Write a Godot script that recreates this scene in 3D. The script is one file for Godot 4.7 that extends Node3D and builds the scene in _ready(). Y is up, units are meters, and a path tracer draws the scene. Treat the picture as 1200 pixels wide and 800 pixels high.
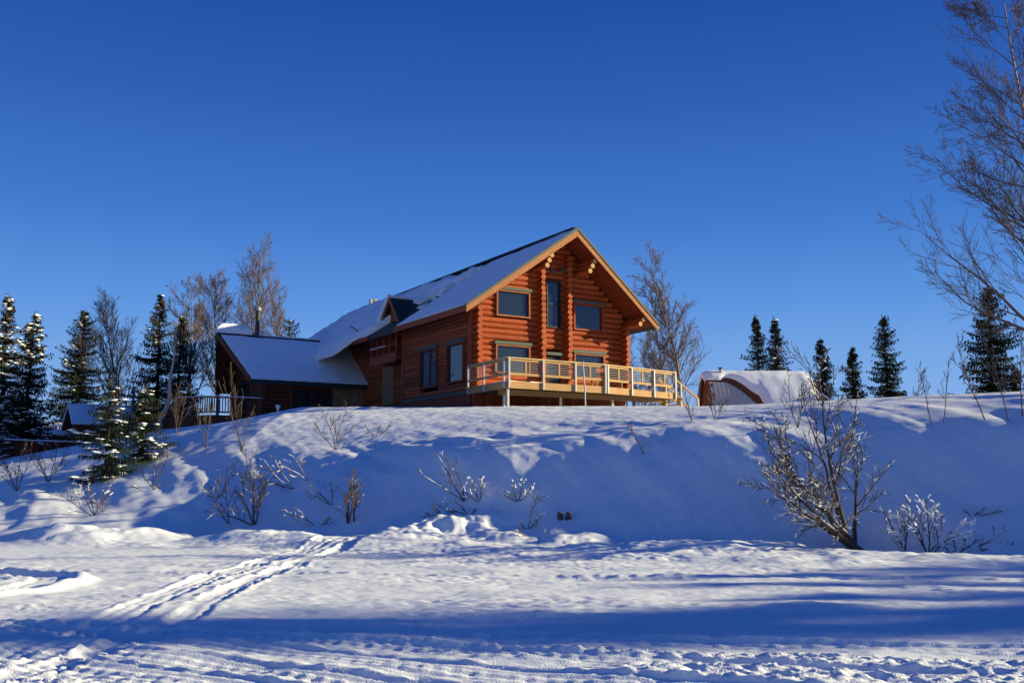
extends Node3D
# Log lodge on a snowy bank, low winter sun from the right. Metres, y up; depth "d" below means -z.

# ---------------------------------------------------------------- mesh collector
class MB:
	var v := PackedVector3Array()
	var n := PackedVector3Array()
	var c := PackedColorArray()
	var uv := PackedVector2Array()
	var col := Color(1, 1, 1)
	func tri(a: Vector3, b: Vector3, d: Vector3):
		var m := (b - a).cross(d - a).normalized()
		v.append(a); v.append(d); v.append(b)
		for k in 3:
			n.append(m); c.append(col)
	func quad(a: Vector3, b: Vector3, d: Vector3, e: Vector3):
		tri(a, b, d); tri(a, d, e)
	func stri(a: Vector3, b: Vector3, d: Vector3, na: Vector3, nb: Vector3, nd: Vector3):
		v.append(a); v.append(d); v.append(b)
		n.append(na); n.append(nd); n.append(nb)
		for k in 3: c.append(col)
	func box(p: Vector3, q: Vector3):
		var a := p.min(q)
		var b := p.max(q)
		var P := [Vector3(a.x, a.y, b.z), Vector3(b.x, a.y, b.z), Vector3(b.x, b.y, b.z), Vector3(a.x, b.y, b.z), Vector3(a.x, a.y, a.z), Vector3(b.x, a.y, a.z), Vector3(b.x, b.y, a.z), Vector3(a.x, b.y, a.z)]
		for f in [[0, 1, 2, 3], [5, 4, 7, 6], [4, 0, 3, 7], [1, 5, 6, 2], [3, 2, 6, 7], [4, 5, 1, 0]]:
			quad(P[f[0]], P[f[1]], P[f[2]], P[f[3]])
	func prism(poly: Array, z0: float, z1: float):      # polygon counter-clockwise in x,y; z1 > z0
		var k := poly.size()
		for i in k:
			var a: Vector2 = poly[i]
			var b: Vector2 = poly[(i + 1) % k]
			quad(Vector3(a.x, a.y, z1), Vector3(a.x, a.y, z0), Vector3(b.x, b.y, z0), Vector3(b.x, b.y, z1))
		for i in range(1, k - 1):
			var a: Vector2 = poly[0]
			var b: Vector2 = poly[i]
			var d: Vector2 = poly[i + 1]
			tri(Vector3(a.x, a.y, z1), Vector3(b.x, b.y, z1), Vector3(d.x, d.y, z1))
			tri(Vector3(a.x, a.y, z0), Vector3(d.x, d.y, z0), Vector3(b.x, b.y, z0))
	func slab(a: Vector3, b: Vector3, d: Vector3, e: Vector3, drop: Vector3):   # top quad counter-clockwise from above, with thickness
		quad(a, b, d, e)
		quad(a + drop, e + drop, d + drop, b + drop)
		quad(a, a + drop, b + drop, b); quad(b, b + drop, d + drop, d)
		quad(d, d + drop, e + drop, e); quad(e, e + drop, a + drop, a)
	func tube(pts: PackedVector3Array, rad: PackedFloat32Array, sides: int, cap := false):
		var k := pts.size()
		if k < 2: return
		var prev := []
		var pn := []
		var t := (pts[1] - pts[0]).normalized()
		var side := t.cross(Vector3(0.31, 0.2, 0.93)).normalized()
		for i in k:
			t = (pts[mini(i + 1, k - 1)] - pts[maxi(i - 1, 0)]).normalized()
			side = (side - t * side.dot(t)).normalized()
			var up := t.cross(side)
			var ring := []
			var rn := []
			for j in sides:
				var an := TAU * j / sides
				var m := side * cos(an) + up * sin(an)
				ring.append(pts[i] + m * rad[i]); rn.append(m)
			if i > 0:
				for j in sides:
					var j2 := (j + 1) % sides
					stri(prev[j], prev[j2], ring[j2], pn[j], pn[j2], rn[j2])
					stri(prev[j], ring[j2], ring[j], pn[j], rn[j2], rn[j])
			elif cap:
				for j in range(1, sides - 1): tri(ring[0], ring[j + 1], ring[j])
			prev = ring; pn = rn
		if cap:
			for j in range(1, sides - 1): tri(prev[0], prev[j], prev[j + 1])
	func lump(p: Vector3, r: Vector3, bas: Basis, rg: RandomNumberGenerator):    # small rounded clod
		var top := p + bas * Vector3(0, r.y, 0)
		var bot := p - bas * Vector3(0, r.y * 0.5, 0)
		var ring := []
		var k := 5
		for j in k:
			var an := TAU * (j + rg.randf() * 0.5) / k
			ring.append(p + bas * Vector3(cos(an) * r.x * rg.randf_range(0.75, 1.2), r.y * 0.15, sin(an) * r.z * rg.randf_range(0.75, 1.2)))
		var ntop := (top - p).normalized()
		for j in k:
			var a: Vector3 = ring[j]
			var b: Vector3 = ring[(j + 1) % k]
			stri(top, b, a, ntop, (b - bot).normalized(), (a - bot).normalized())
			stri(bot, a, b, -ntop, (a - bot).normalized(), (b - bot).normalized())
	func mesh() -> ArrayMesh:
		var a := []
		a.resize(Mesh.ARRAY_MAX)
		a[Mesh.ARRAY_VERTEX] = v; a[Mesh.ARRAY_NORMAL] = n; a[Mesh.ARRAY_COLOR] = c
		if uv.size() == v.size(): a[Mesh.ARRAY_TEX_UV] = uv
		var m := ArrayMesh.new()
		m.add_surface_from_arrays(Mesh.PRIMITIVE_TRIANGLES, a)
		return m

var M := {}                     # materials
var unit_box := BoxMesh.new()
var names := {}
var rng := RandomNumberGenerator.new()
var nz := FastNoiseLite.new()
var nf := FastNoiseLite.new()
var ncell := FastNoiseLite.new()

# ---------------------------------------------------------------- object helpers
func numbered(called: String) -> String:
	var k: int = names.get(called, 0)
	names[called] = k + 1
	return called if k == 0 else "%s_%03d" % [called, k]
func tag(o: Node, label: String, category: String, group := ""):
	o.set_meta("label", label); o.set_meta("category", category)
	if group: o.set_meta("group", group)
func thing(called: String, label: String, category: String, at: Vector3, turn := 0.0, group := "") -> Node3D:
	var o := Node3D.new()
	o.name = numbered(called); add_child(o)
	o.position = at; o.rotation.y = turn
	tag(o, label, category, group)
	return o
func part(parent: Node, called: String, mesh: Mesh, mat: Material, xf := Transform3D()) -> MeshInstance3D:
	var o := MeshInstance3D.new()
	o.name = called; o.mesh = mesh; o.material_override = mat; o.transform = xf
	parent.add_child(o, true)
	return o
func bx(parent: Node, called: String, p: Vector3, q: Vector3, mat: Material) -> MeshInstance3D:
	var s := (q - p).abs()
	return part(parent, called, unit_box, mat, Transform3D(Basis.from_scale(s), (p + q) * 0.5))
func along(p: Vector3, q: Vector3) -> Basis:        # x axis from p to q, y axis as upright as can be
	var x := (q - p).normalized()
	var ref := Vector3.UP if absf(x.y) < 0.97 else Vector3(0, 0, 1)
	var z := x.cross(ref).normalized()
	return Basis(x, z.cross(x), z)
func beam(parent: Node, called: String, p: Vector3, q: Vector3, h: float, w: float, mat: Material) -> MeshInstance3D:
	return part(parent, called, unit_box, mat, Transform3D(along(p, q) * Basis.from_scale(Vector3(p.distance_to(q), h, w)), (p + q) * 0.5))
func logp(parent: Node, called: String, p: Vector3, q: Vector3, r: float, mat: Material) -> MeshInstance3D:
	var L := p.distance_to(q)
	var m := MB.new()
	var pts := PackedVector3Array()
	var rad := PackedFloat32Array()
	var k := clampi(int(L / 0.8), 1, 8)
	pts.append(Vector3(-L * .5, 0, 0)); rad.append(r * .94)
	for i in k + 1:
		pts.append(Vector3(-L * .5 + .012 + (L - .024) * i / k, rng.randf_range(-.03, .03) * r if i > 0 and i < k else 0.0, 0)); rad.append(r * rng.randf_range(.97, 1.03))
	pts.append(Vector3(L * .5, 0, 0)); rad.append(r * .94)
	m.tube(pts, rad, 12, true)
	return part(parent, called, m.mesh(), mat, Transform3D(along(p, q), (p + q) * 0.5))
func lin(r: float, g: float, b: float) -> Color:
	return Color(r, g, b).linear_to_srgb()
func mat(called: String, col: Color, rough := 0.8, tex: Texture2D = null, scale := Vector3.ONE, bump: Texture2D = null, depth := 1.0) -> StandardMaterial3D:
	var m := StandardMaterial3D.new()
	m.resource_name = called; m.albedo_color = col; m.roughness = rough; m.metallic_specular = 0.3
	if tex or bump:
		m.uv1_triplanar = true; m.uv1_scale = scale
	if tex: m.albedo_texture = tex
	if bump:
		m.normal_enabled = true; m.normal_texture = bump; m.normal_scale = depth
	M[called] = m
	return m
func noise_tex(seed_: int, freq: float, lo: float, hi: float, size := 256, octaves := 4) -> ImageTexture:
	var f := FastNoiseLite.new()
	f.seed = seed_; f.frequency = freq; f.fractal_octaves = octaves
	var im := f.get_seamless_image(size, size)
	im.convert(Image.FORMAT_RGB8)
	for y in size:
		for x in size:
			var g := lerpf(lo, hi, im.get_pixel(x, y).r)
			im.set_pixel(x, y, Color(g, g, g))
	return ImageTexture.create_from_image(im)
func bump_tex(seed_: int, freq: float, strength: float, size := 256) -> ImageTexture:
	var f := FastNoiseLite.new()
	f.seed = seed_; f.frequency = freq; f.fractal_octaves = 4
	var im := f.get_seamless_image(size, size)
	im.convert(Image.FORMAT_RGBA8)
	im.bump_map_to_normal_map(strength)
	return ImageTexture.create_from_image(im)

# ---------------------------------------------------------------- the lie of the land
const XS := [-32.0, -20.0, -10.0, 0.0, 12.0]
const PR := [
	[[0, 0], [6, .3], [14, .8], [22, 1.6], [30, 2.2], [60, 2.4]],
	[[0, 0], [5, .4], [10, 1.0], [18, 2.4], [26, 3.8], [34, 4.6], [60, 4.8]],
	[[0, 0], [4, .6], [9, 1.95], [15, 3.65], [20, 4.7], [25, 5.15], [30, 5.4], [60, 5.5]],
	[[0, 0], [2, .7], [5, 2.5], [9, 3.2], [14, 3.95], [20, 4.72], [26, 5.0], [60, 5.1]],
	[[0, 0], [2, .8], [5.6, 3.05], [10, 4.0], [17, 4.5], [25, 4.7], [60, 4.9]]]
func toe(x: float) -> float:
	return 23.3 - 0.33 * x if x < 12.0 else 19.34 - 0.5 * (x - 12.0)
func prof(k: int, s: float) -> float:
	var P: Array = PR[k]
	if s <= 0.0: return 0.0
	for i in P.size() - 1:
		if s < P[i + 1][0]:
			var w: float = P[i + 1][0] - P[i][0]
			var t := (s - float(P[i][0])) / w
			var m0 := 0.0
			var m1 := 0.0
			if i > 0: m0 = (P[i + 1][1] - P[i - 1][1]) / float(P[i + 1][0] - P[i - 1][0])
			if i + 2 < P.size(): m1 = (P[i + 2][1] - P[i][1]) / float(P[i + 2][0] - P[i][0])
			var t2 := t * t
			var t3 := t2 * t
			return (2 * t3 - 3 * t2 + 1) * P[i][1] + (t3 - 2 * t2 + t) * w * m0 + (3 * t2 - 2 * t3) * P[i + 1][1] + (t3 - t2) * w * m1
	return P[P.size() - 1][1]
func bank(x: float, d: float) -> float:
	var s := d - toe(x)
	if x < 12.0: s -= 0.19 * smoothstep(27.0, 40.0, d) * x      # the crest runs squarer to the view than the foot
	else: s -= 2.28 * smoothstep(27.0, 40.0, d)
	if s <= 0.0: return 0.0
	if x <= XS[0]: return prof(0, s)
	if x >= XS[4]: return prof(4, s)
	var k := 0
	while k < 3 and XS[k + 1] <= x: k += 1
	var t: float = (x - XS[k]) / (XS[k + 1] - XS[k])
	return lerpf(prof(k, s), prof(k + 1, s), t)
func bell(x: float, w: float) -> float:
	return exp(-x * x / (w * w))
const LUMPS := [[-1.4, 25.0, 1.2, 0.9, .5], [-2.7, 24.4, 1.0, .8, .42], [-.2, 23.9, 1.1, .5, .3], [-10.6, 24.4, 1.1, .7, .42], [-9.4, 25.0, .8, .6, .22], [-11.8, 24.8, 1.4, .6, .25],
	[-5.4, 24.6, 1.6, .8, .25], [1.9, 23.3, .5, .35, .24], [1.1, 23.2, .7, .4, .25], [3.4, 22.3, 1.2, .5, .3], [5.5, 21.3, 1.4, .6, .3], [.7, 21.2, 1.5, .4, .16],
	[3.5, 20.7, 1.3, .5, .22], [-7.4, 15.9, .7, .3, .12], [-8.8, 15.4, 1.0, .4, .14]]
var packed := 0.0
func rutted(q: float, along_: float, w: float, amp: float) -> float:     # one packed track: q across, w half width
	var a := absf(q)
	if a > w * 1.6: return 0.0
	var inside := 1.0 - smoothstep(w * 0.85, w, a)
	var worn := clampf(0.85 + 0.8 * nz.get_noise_2d(along_ * 6.0, w * 100.0), 0.35, 1.0)
	packed = maxf(packed, inside * worn)
	var h := -0.035 * inside * worn
	h += inside * worn * amp * (0.014 * sin(q * 33.0) + 0.014 * maxf(0.0, sin(along_ * 40.0)) * (1.0 - smoothstep(w * 0.3, w * 0.75, a)))
	h += 0.026 * worn * bell(a - w * 1.15, 0.06) * (0.6 + 1.2 * nf.get_noise_2d(along_ * 4.0, q * 6.0 + 40.0))
	return h
func ground(x: float, d: float) -> float:
	var h := bank(x, d)
	var s := d - toe(x)
	# drifts on the bank, combed down the slope
	if s > 0.0 and d < 70.0:
		var on := smoothstep(0.0, 4.0, s)
		var top_ := 1.0 - 0.82 * smoothstep(7.0, 12.0, s)
		h += on * top_ * (0.2 * nz.get_noise_2d((x + d * 0.5) * 3.2, d * 1.3) + 0.07 * nz.get_noise_2d((x + d * 0.45) * 9.0 + 90.0, d * 2.6))
		h += on * (0.022 * nf.get_noise_2d(x * 1.4, d * 1.4) + 0.015 * nf.get_noise_2d((x + d * 0.5) * 0.6, d * 2.6))
		h += 0.1 * bell(s - 1.0, 1.2) * nz.get_noise_2d(x * 8.0, 31.0)
		# a scoured shoulder with loose snow lips near the crest
		h += 0.06 * bell(s - 15.0 - 2.0 * nz.get_noise_2d(x * 3.0, 7.0), 1.6) * maxf(0.0, nz.get_noise_2d(x * 5.0 + d, 77.0))
	if d < 30.0 and d > -30.0:
		# berm pushed up along the foot of the bank
		h += bell(s + 1.2, 0.8) * (0.17 + 0.16 * nz.get_noise_2d(x * 5.0, 3.0) + 0.05 * nf.get_noise_2d(x * 1.2, d * 2.6)) * smoothstep(-14.0, -8.0, x)
		h += bell(s + 2.6, 0.5) * (0.05 + 0.12 * nz.get_noise_2d(x * 4.0, 13.0) + 0.05 * nf.get_noise_2d(x * 1.2, d * 2.6))
		for L in LUMPS:
			var ex: float = (x - L[0]) / L[2]
			var ez: float = (d - L[1]) / L[3]
			var e := ex * ex + ez * ez
			if e < 6.0: h += L[4] * (0.7 + 0.28 * nz.get_noise_2d(x * 16.0, d * 16.0) + 0.07 * nf.get_noise_2d(x * 1.5, d * 1.5)) * exp(-e)
		if d < 24.0:
			var calm := 1.0 - smoothstep(20.0, 24.0, d)
			h += calm * (0.05 * nz.get_noise_2d(x * 6.0, d * 14.0) + 0.05 * nz.get_noise_2d(x * 1.6 + 50.0, d * 4.5))
			packed = 0.0
			# snow-machine tracks that sweep across in front
			h += rutted(d - (8.9 - 0.42 * (x + 1.0) + 0.012 * x * x), x, 0.34, 1.0)
			h += rutted(d - (8.05 - 0.36 * (x + 1.0) + 0.02 * x * x), x + 3.3, 0.30, 1.0)
			h += rutted(d - (9.75 - 0.30 * (x + 1.0)), x + 1.7, 0.26, 1.0)
			h += rutted(d - (7.35 - 0.38 * (x + 1.0) + 0.02 * x * x), x + 3.3, 0.34, 1.0)
			h += rutted(d - (10.3 - 0.16 * (x - 1.0)), x + 5.1, 0.16, 0.5)
			h += rutted(d - (16.6 - 0.1 * x), x + 2.7, 0.2, 0.4) + rutted(d - (19.0 + 0.05 * x), x + 8.1, 0.26, 0.4)
			# a pair that leads away up to the bank
			if x < 0.0:
				var xc := -4.7 - 0.05 * (d - 12.0) + 0.012 * (d - 15.0) * (d - 15.0)
				if d < 12.0: xc -= 0.06 * (12.0 - d) * (12.0 - d)
				h += rutted((x - xc), d, 0.24, 0.9) + rutted((x - xc - 0.75), d + 1.3, 0.2, 0.7)
				# a tight turn
				var rr := Vector2(x + 9.6, (d - 15.2) * 1.35).length()
				h += rutted(rr - 2.5, atan2(d - 15.2, x + 9.6) * 2.5, 0.3, 0.7) + rutted(rr - 1.6, x, 0.25, 0.6) + 0.09 * bell(rr - 2.95, 0.16)
			var rough := 0.010 + 0.016 * smoothstep(-0.1, 0.5, nz.get_noise_2d(x * 2.0 + 9.0, d * 6.0))
			h += (1.0 - 0.75 * packed) * rough * nf.get_noise_2d(x * 4.0, d * 9.0) + 0.005 * nf.get_noise_2d(x * 16.0 + 5.0, d * 16.0)
			# churned clods thrown up along the tracks
			var cl := bell(d - (9.5 - 0.2 * (x - 1.0)), 0.22) * smoothstep(-2.2, -1.0, x) + bell(d - (8.3 - 0.1 * (x - 3.0)), 0.4) * smoothstep(0.2, 1.6, x) * 1.2 + bell(d - 7.7, 0.55) * (1.0 - smoothstep(-3.6, -2.4, x)) * 1.2 + 0.3 * bell(d - 12.6 - 0.2 * (x + 6.0), 0.5) * (1.0 - smoothstep(-5.0, -3.5, x))
			if cl > 0.02:
				var q := ncell.get_noise_2d(x * 10.0, d * 10.0)
				h += minf(cl, 1.2) * (1.0 - 0.6 * packed) * (0.05 * maxf(0.0, -0.35 - q) * 2.0 + 0.035 * nf.get_noise_2d(x * 9.0 + 70.0, d * 9.0))
	return h
func gp(x: float, d: float) -> Vector3:
	return Vector3(x, ground(x, d), -d)

func axis(list: Array) -> PackedFloat32Array:        # [[until, step], ...] starting at list[0]
	var a := PackedFloat32Array([list[0]])
	for k in range(1, list.size()):
		var x: float = a[a.size() - 1]
		var n := int(ceil((list[k][0] - x) / list[k][1]))
		var x0 := x
		for i in n: a.append(x0 + (list[k][0] - x0) * (i + 1) / n)
	return a
func build_ground():
	var ax := axis([-420.0, [-120.0, 60.0], [-60.0, 10.0], [-34.0, 1.3], [-18.0, .3], [-10.0, .11], [-6.2, .065], [6.6, .042], [10.5, .07], [20.0, .15], [34.0, .5], [60.0, 2.0], [120.0, 12.0], [420.0, 60.0]])
	var ad := axis([-420.0, [-60.0, 60.0], [-6.0, 9.0], [4.0, 1.0], [6.6, .2], [10.6, .032], [14.0, .05], [20.0, .075], [27.0, .1], [48.0, .15], [66.0, .6], [120.0, 6.0], [420.0, 60.0]])
	var nx := ax.size()
	var nd := ad.size()
	var H := PackedFloat32Array()
	H.resize(nx * nd)
	var v := PackedVector3Array()
	v.resize(nx * nd)
	for j in nd:
		for i in nx:
			var h := ground(ax[i], ad[j])
			H[j * nx + i] = h
			v[j * nx + i] = Vector3(ax[i], h, -ad[j])
	var nn := PackedVector3Array()
	nn.resize(nx * nd)
	for j in nd:
		var j0 := maxi(j - 1, 0)
		var j1 := mini(j + 1, nd - 1)
		for i in nx:
			var i0 := maxi(i - 1, 0)
			var i1 := mini(i + 1, nx - 1)
			var gx := (H[j * nx + i1] - H[j * nx + i0]) / (ax[i1] - ax[i0])
			var gd := (H[j1 * nx + i] - H[j0 * nx + i]) / (ad[j1] - ad[j0])
			nn[j * nx + i] = Vector3(-gx, 1, gd).normalized()
	var ix := PackedInt32Array()
	ix.resize((nx - 1) * (nd - 1) * 6)
	var k := 0
	for j in nd - 1:
		for i in nx - 1:
			var a := j * nx + i
			var b := a + 1
			var c := a + nx
			var e := c + 1
			ix[k] = a; ix[k + 1] = c; ix[k + 2] = b
			ix[k + 3] = b; ix[k + 4] = c; ix[k + 5] = e
			k += 6
	var arr := []
	arr.resize(Mesh.ARRAY_MAX)
	arr[Mesh.ARRAY_VERTEX] = v; arr[Mesh.ARRAY_NORMAL] = nn; arr[Mesh.ARRAY_INDEX] = ix
	var m := ArrayMesh.new()
	m.add_surface_from_arrays(Mesh.PRIMITIVE_TRIANGLES, arr)
	var o := part(self, "snow_ground", m, M.snow)
	o.set_meta("kind", "structure")
	print("ground ", nx, " x ", nd)

# ---------------------------------------------------------------- snow lying on a slope
func snow_sheet(a: Vector3, b: Vector3, c: Vector3, e: Vector3, nu: int, nv: int, thick: float, lump: float, seed_: float, sag := 0.0) -> ArrayMesh:
	# a,b lower edge; e,c upper edge; rounded at its rim, with closed sides
	var m := MB.new()
	var up := (b - a).cross(e - a).normalized()
	if up.y < 0: up = -up
	var P := []
	var B := []
	for j in nv + 1:
		var row := []
		var rb := []
		var t := float(j) / nv
		for i in nu + 1:
			var s := float(i) / nu
			var p := a.lerp(b, s).lerp(e.lerp(c, s), t)
			var rim := minf(minf(s, 1.0 - s) * nu, minf(t, 1.0 - t) * nv)
			var k := 0.55 + 0.45 * clampf(rim / 1.5, 0.0, 1.0)
			var q := p
			if sag > 0.0:
				var sk := sag * pow(1.0 - t, 4.0) * smoothstep(.08, .3, s) * (1.0 - smoothstep(.5, .72, s))
				q += Vector3(-.48 * sk, -sk, 0)
			var wob := lump * nz.get_noise_3d(q.x * 14.0 + seed_, q.y * 14.0, q.z * 14.0)
			var edge := Vector3.ZERO
			if j == 0 or i == 0 or i == nu or j == nv:
				edge = (e - a).normalized() * 0.35 * lump * nz.get_noise_3d(q.x * 30.0, seed_, q.z * 30.0) + (b - a).normalized() * 0.35 * lump * nz.get_noise_3d(q.z * 30.0, seed_ + 9.0, q.x * 30.0)
			row.append(q + up * (thick * k + wob) + edge)
			rb.append(q + edge + up * 0.004)
		P.append(row); B.append(rb)
	var N := []
	for j in nv + 1:
		var r := []
		for i in nu + 1:
			var du: Vector3 = P[j][mini(i + 1, nu)] - P[j][maxi(i - 1, 0)]
			var dv: Vector3 = P[mini(j + 1, nv)][i] - P[maxi(j - 1, 0)][i]
			var q := du.cross(dv).normalized()
			if q.dot(up) < 0: q = -q
			r.append(q)
		N.append(r)
	var flip := (b - a).cross(e - a).dot(up) < 0
	for j in nv:
		for i in nu:
			if flip:
				m.stri(P[j][i], P[j + 1][i], P[j + 1][i + 1], N[j][i], N[j + 1][i], N[j + 1][i + 1])
				m.stri(P[j][i], P[j + 1][i + 1], P[j][i + 1], N[j][i], N[j + 1][i + 1], N[j][i + 1])
			else:
				m.stri(P[j][i], P[j][i + 1], P[j + 1][i + 1], N[j][i], N[j][i + 1], N[j + 1][i + 1])
				m.stri(P[j][i], P[j + 1][i + 1], P[j + 1][i], N[j][i], N[j + 1][i + 1], N[j + 1][i])
	for i in nu:
		m.quad(B[0][i], B[0][i + 1], P[0][i + 1], P[0][i])
		m.quad(B[nv][i + 1], B[nv][i], P[nv][i], P[nv][i + 1])
	for j in nv:
		m.quad(B[j + 1][0], B[j][0], P[j][0], P[j + 1][0])
		m.quad(B[j][nu], B[j + 1][nu], P[j + 1][nu], P[j][nu])
	for j in nv:
		for i in nu: m.quad(B[j][i], B[j + 1][i], B[j + 1][i + 1], B[j][i + 1])
	return m.mesh()

# ---------------------------------------------------------------- trees
func spruce(label: String, x: float, d: float, top: float, width: float, seed_: int, snow: float, group: String, opt := {}) -> Node3D:
	var rg := RandomNumberGenerator.new()
	rg.seed = seed_
	var y0 := ground(x, d) - 0.12
	var H := top - y0
	var o := thing("spruce_tree", label, "tree", Vector3(x, y0, -d), 0.0, group)
	var t := MB.new()
	var lean := Vector3(rg.randf_range(-.02, .02), 0, rg.randf_range(-.02, .02)) * H
	var pts := PackedVector3Array()
	var rad := PackedFloat32Array()
	for i in 9:
		var f := i / 8.0
		pts.append(Vector3(0, H * f, 0) + lean * f * f)
		rad.append(lerpf(0.055 + 0.011 * H, 0.012, f))
	t.tube(pts, rad, 7)
	part(o, "trunk", t.mesh(), M.spruce_bark)
	var cr := MB.new()
	var sn := MB.new()
	var start: float = opt.get("start", 0.05)
	var dens: float = opt.get("dens", 1.0)
	var power: float = opt.get("power", 0.8)
	var brown: float = opt.get("brown", 0.25)
	var step: float = 0.2 + 0.012 * H
	var y := H * start
	while y < H - 0.1:
		var f := y / H
		var lw := width * pow(1.0 - (f - start) / (1.0 - start), power) * (1.0 + 0.18 * nz.get_noise_2d(y * 25.0, seed_ * 17.0))
		lw = lw * (0.75 + 0.25 * smoothstep(start, start + 0.15, f)) + 0.1 * (1.0 - f)
		var nb := int(rg.randf_range(11.0, 17.0) * dens * (1.0 - 0.55 * f))
		for k in nb:
			var an := rg.randf() * TAU
			var L := lw * rg.randf_range(0.55, 1.12)
			if rg.randf() < 0.07: L *= 1.25
			var out := Vector3(cos(an), 0, sin(an))
			var side := Vector3(-out.z, 0, out.x)
			var drop := lerpf(0.42, -0.35, f * f) * rg.randf_range(0.6, 1.3)
			var p0 := Vector3(0, y + rg.randf_range(-.5, .5) * step, 0) + lean * f * f
			L *= 0.82 + 0.36 * nz.get_noise_2d(an * 9.0 + seed_, y * 22.0) * 2.0
			var loaded := rg.randf() < snow * 1.25
			var tw: float = opt.get("twig", 0.065)
			var seg := maxi(3, int(L / (tw * 2.4)))
			var tone := rg.randf_range(0.65, 1.3)
			var base := Color(.030, .044, .026)
			if rg.randf() < brown * smoothstep(0.3, 0.9, f): base = Color(.075, .046, .026)
			for i in range(0, seg + 1):
				var s := float(i) / seg
				var p := p0 + out * L * s + Vector3(0, -drop * L * s + 0.26 * L * s * s * s, 0)
				var wid := (0.14 + 0.36 * L * (1.0 - s) * (s + 0.12) * 1.9) * rg.randf_range(0.6, 1.3)
				cr.col = base * tone * rg.randf_range(0.75, 1.25)
				for sd in [-1.0, 1.0]:
					var tip: Vector3 = p + side * sd * wid + out * rg.randf_range(0.06, 0.25) - Vector3(0, rg.randf_range(-.02, 0.16), 0)
					var w := tw * rg.randf_range(0.7, 1.2)
					cr.tri(p - out * w, p + out * w, tip)
					var mid: Vector3 = p.lerp(tip, rg.randf_range(.2, .7))
					cr.tri(mid - out * w * .7, mid + out * w * .7, mid + out * rg.randf_range(-.05, .12) + side * sd * .05 - Vector3(0, rg.randf_range(.08, .24), 0))
				var tp := p + out * rg.randf_range(0.12, 0.25) + side * rg.randf_range(-.1, .1) - Vector3(0, rg.randf_range(-0.06, 0.14), 0)
				cr.tri(p - side * tw, p + side * tw, tp)
				if loaded and s > 0.42 and rg.randf() < tw * 9.0:
					var r: float = rg.randf_range(0.09, 0.17) * opt.get("clod", 1.0) * (0.7 + 0.5 * s)
					var bas := Basis(out, (Vector3.UP + out * 0.25).normalized(), side).orthonormalized()
					sn.lump(p + Vector3(0, 0.03, 0) + side * rg.randf_range(-.6, .6) * wid, Vector3(r * 1.35, r * 0.36, r * 1.15), bas, rg)
		y += step * rg.randf_range(0.8, 1.2)
	cr.col = Color(.03, .042, .026)
	for i in 10:
		var an := rg.randf() * TAU
		var tp := pts[8] + Vector3(cos(an) * .12, rg.randf_range(-.35, .12), sin(an) * .12)
		cr.tri(pts[8] + Vector3(0, -.35, 0), tp, tp + Vector3(.02, .12, .02))
	part(o, "crown", cr.mesh(), M.needles).set_meta("kind", "stuff")
	if sn.v.size() > 0: part(o, "snow_load", sn.mesh(), M.snow_plain).set_meta("kind", "stuff")
	return o

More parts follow.
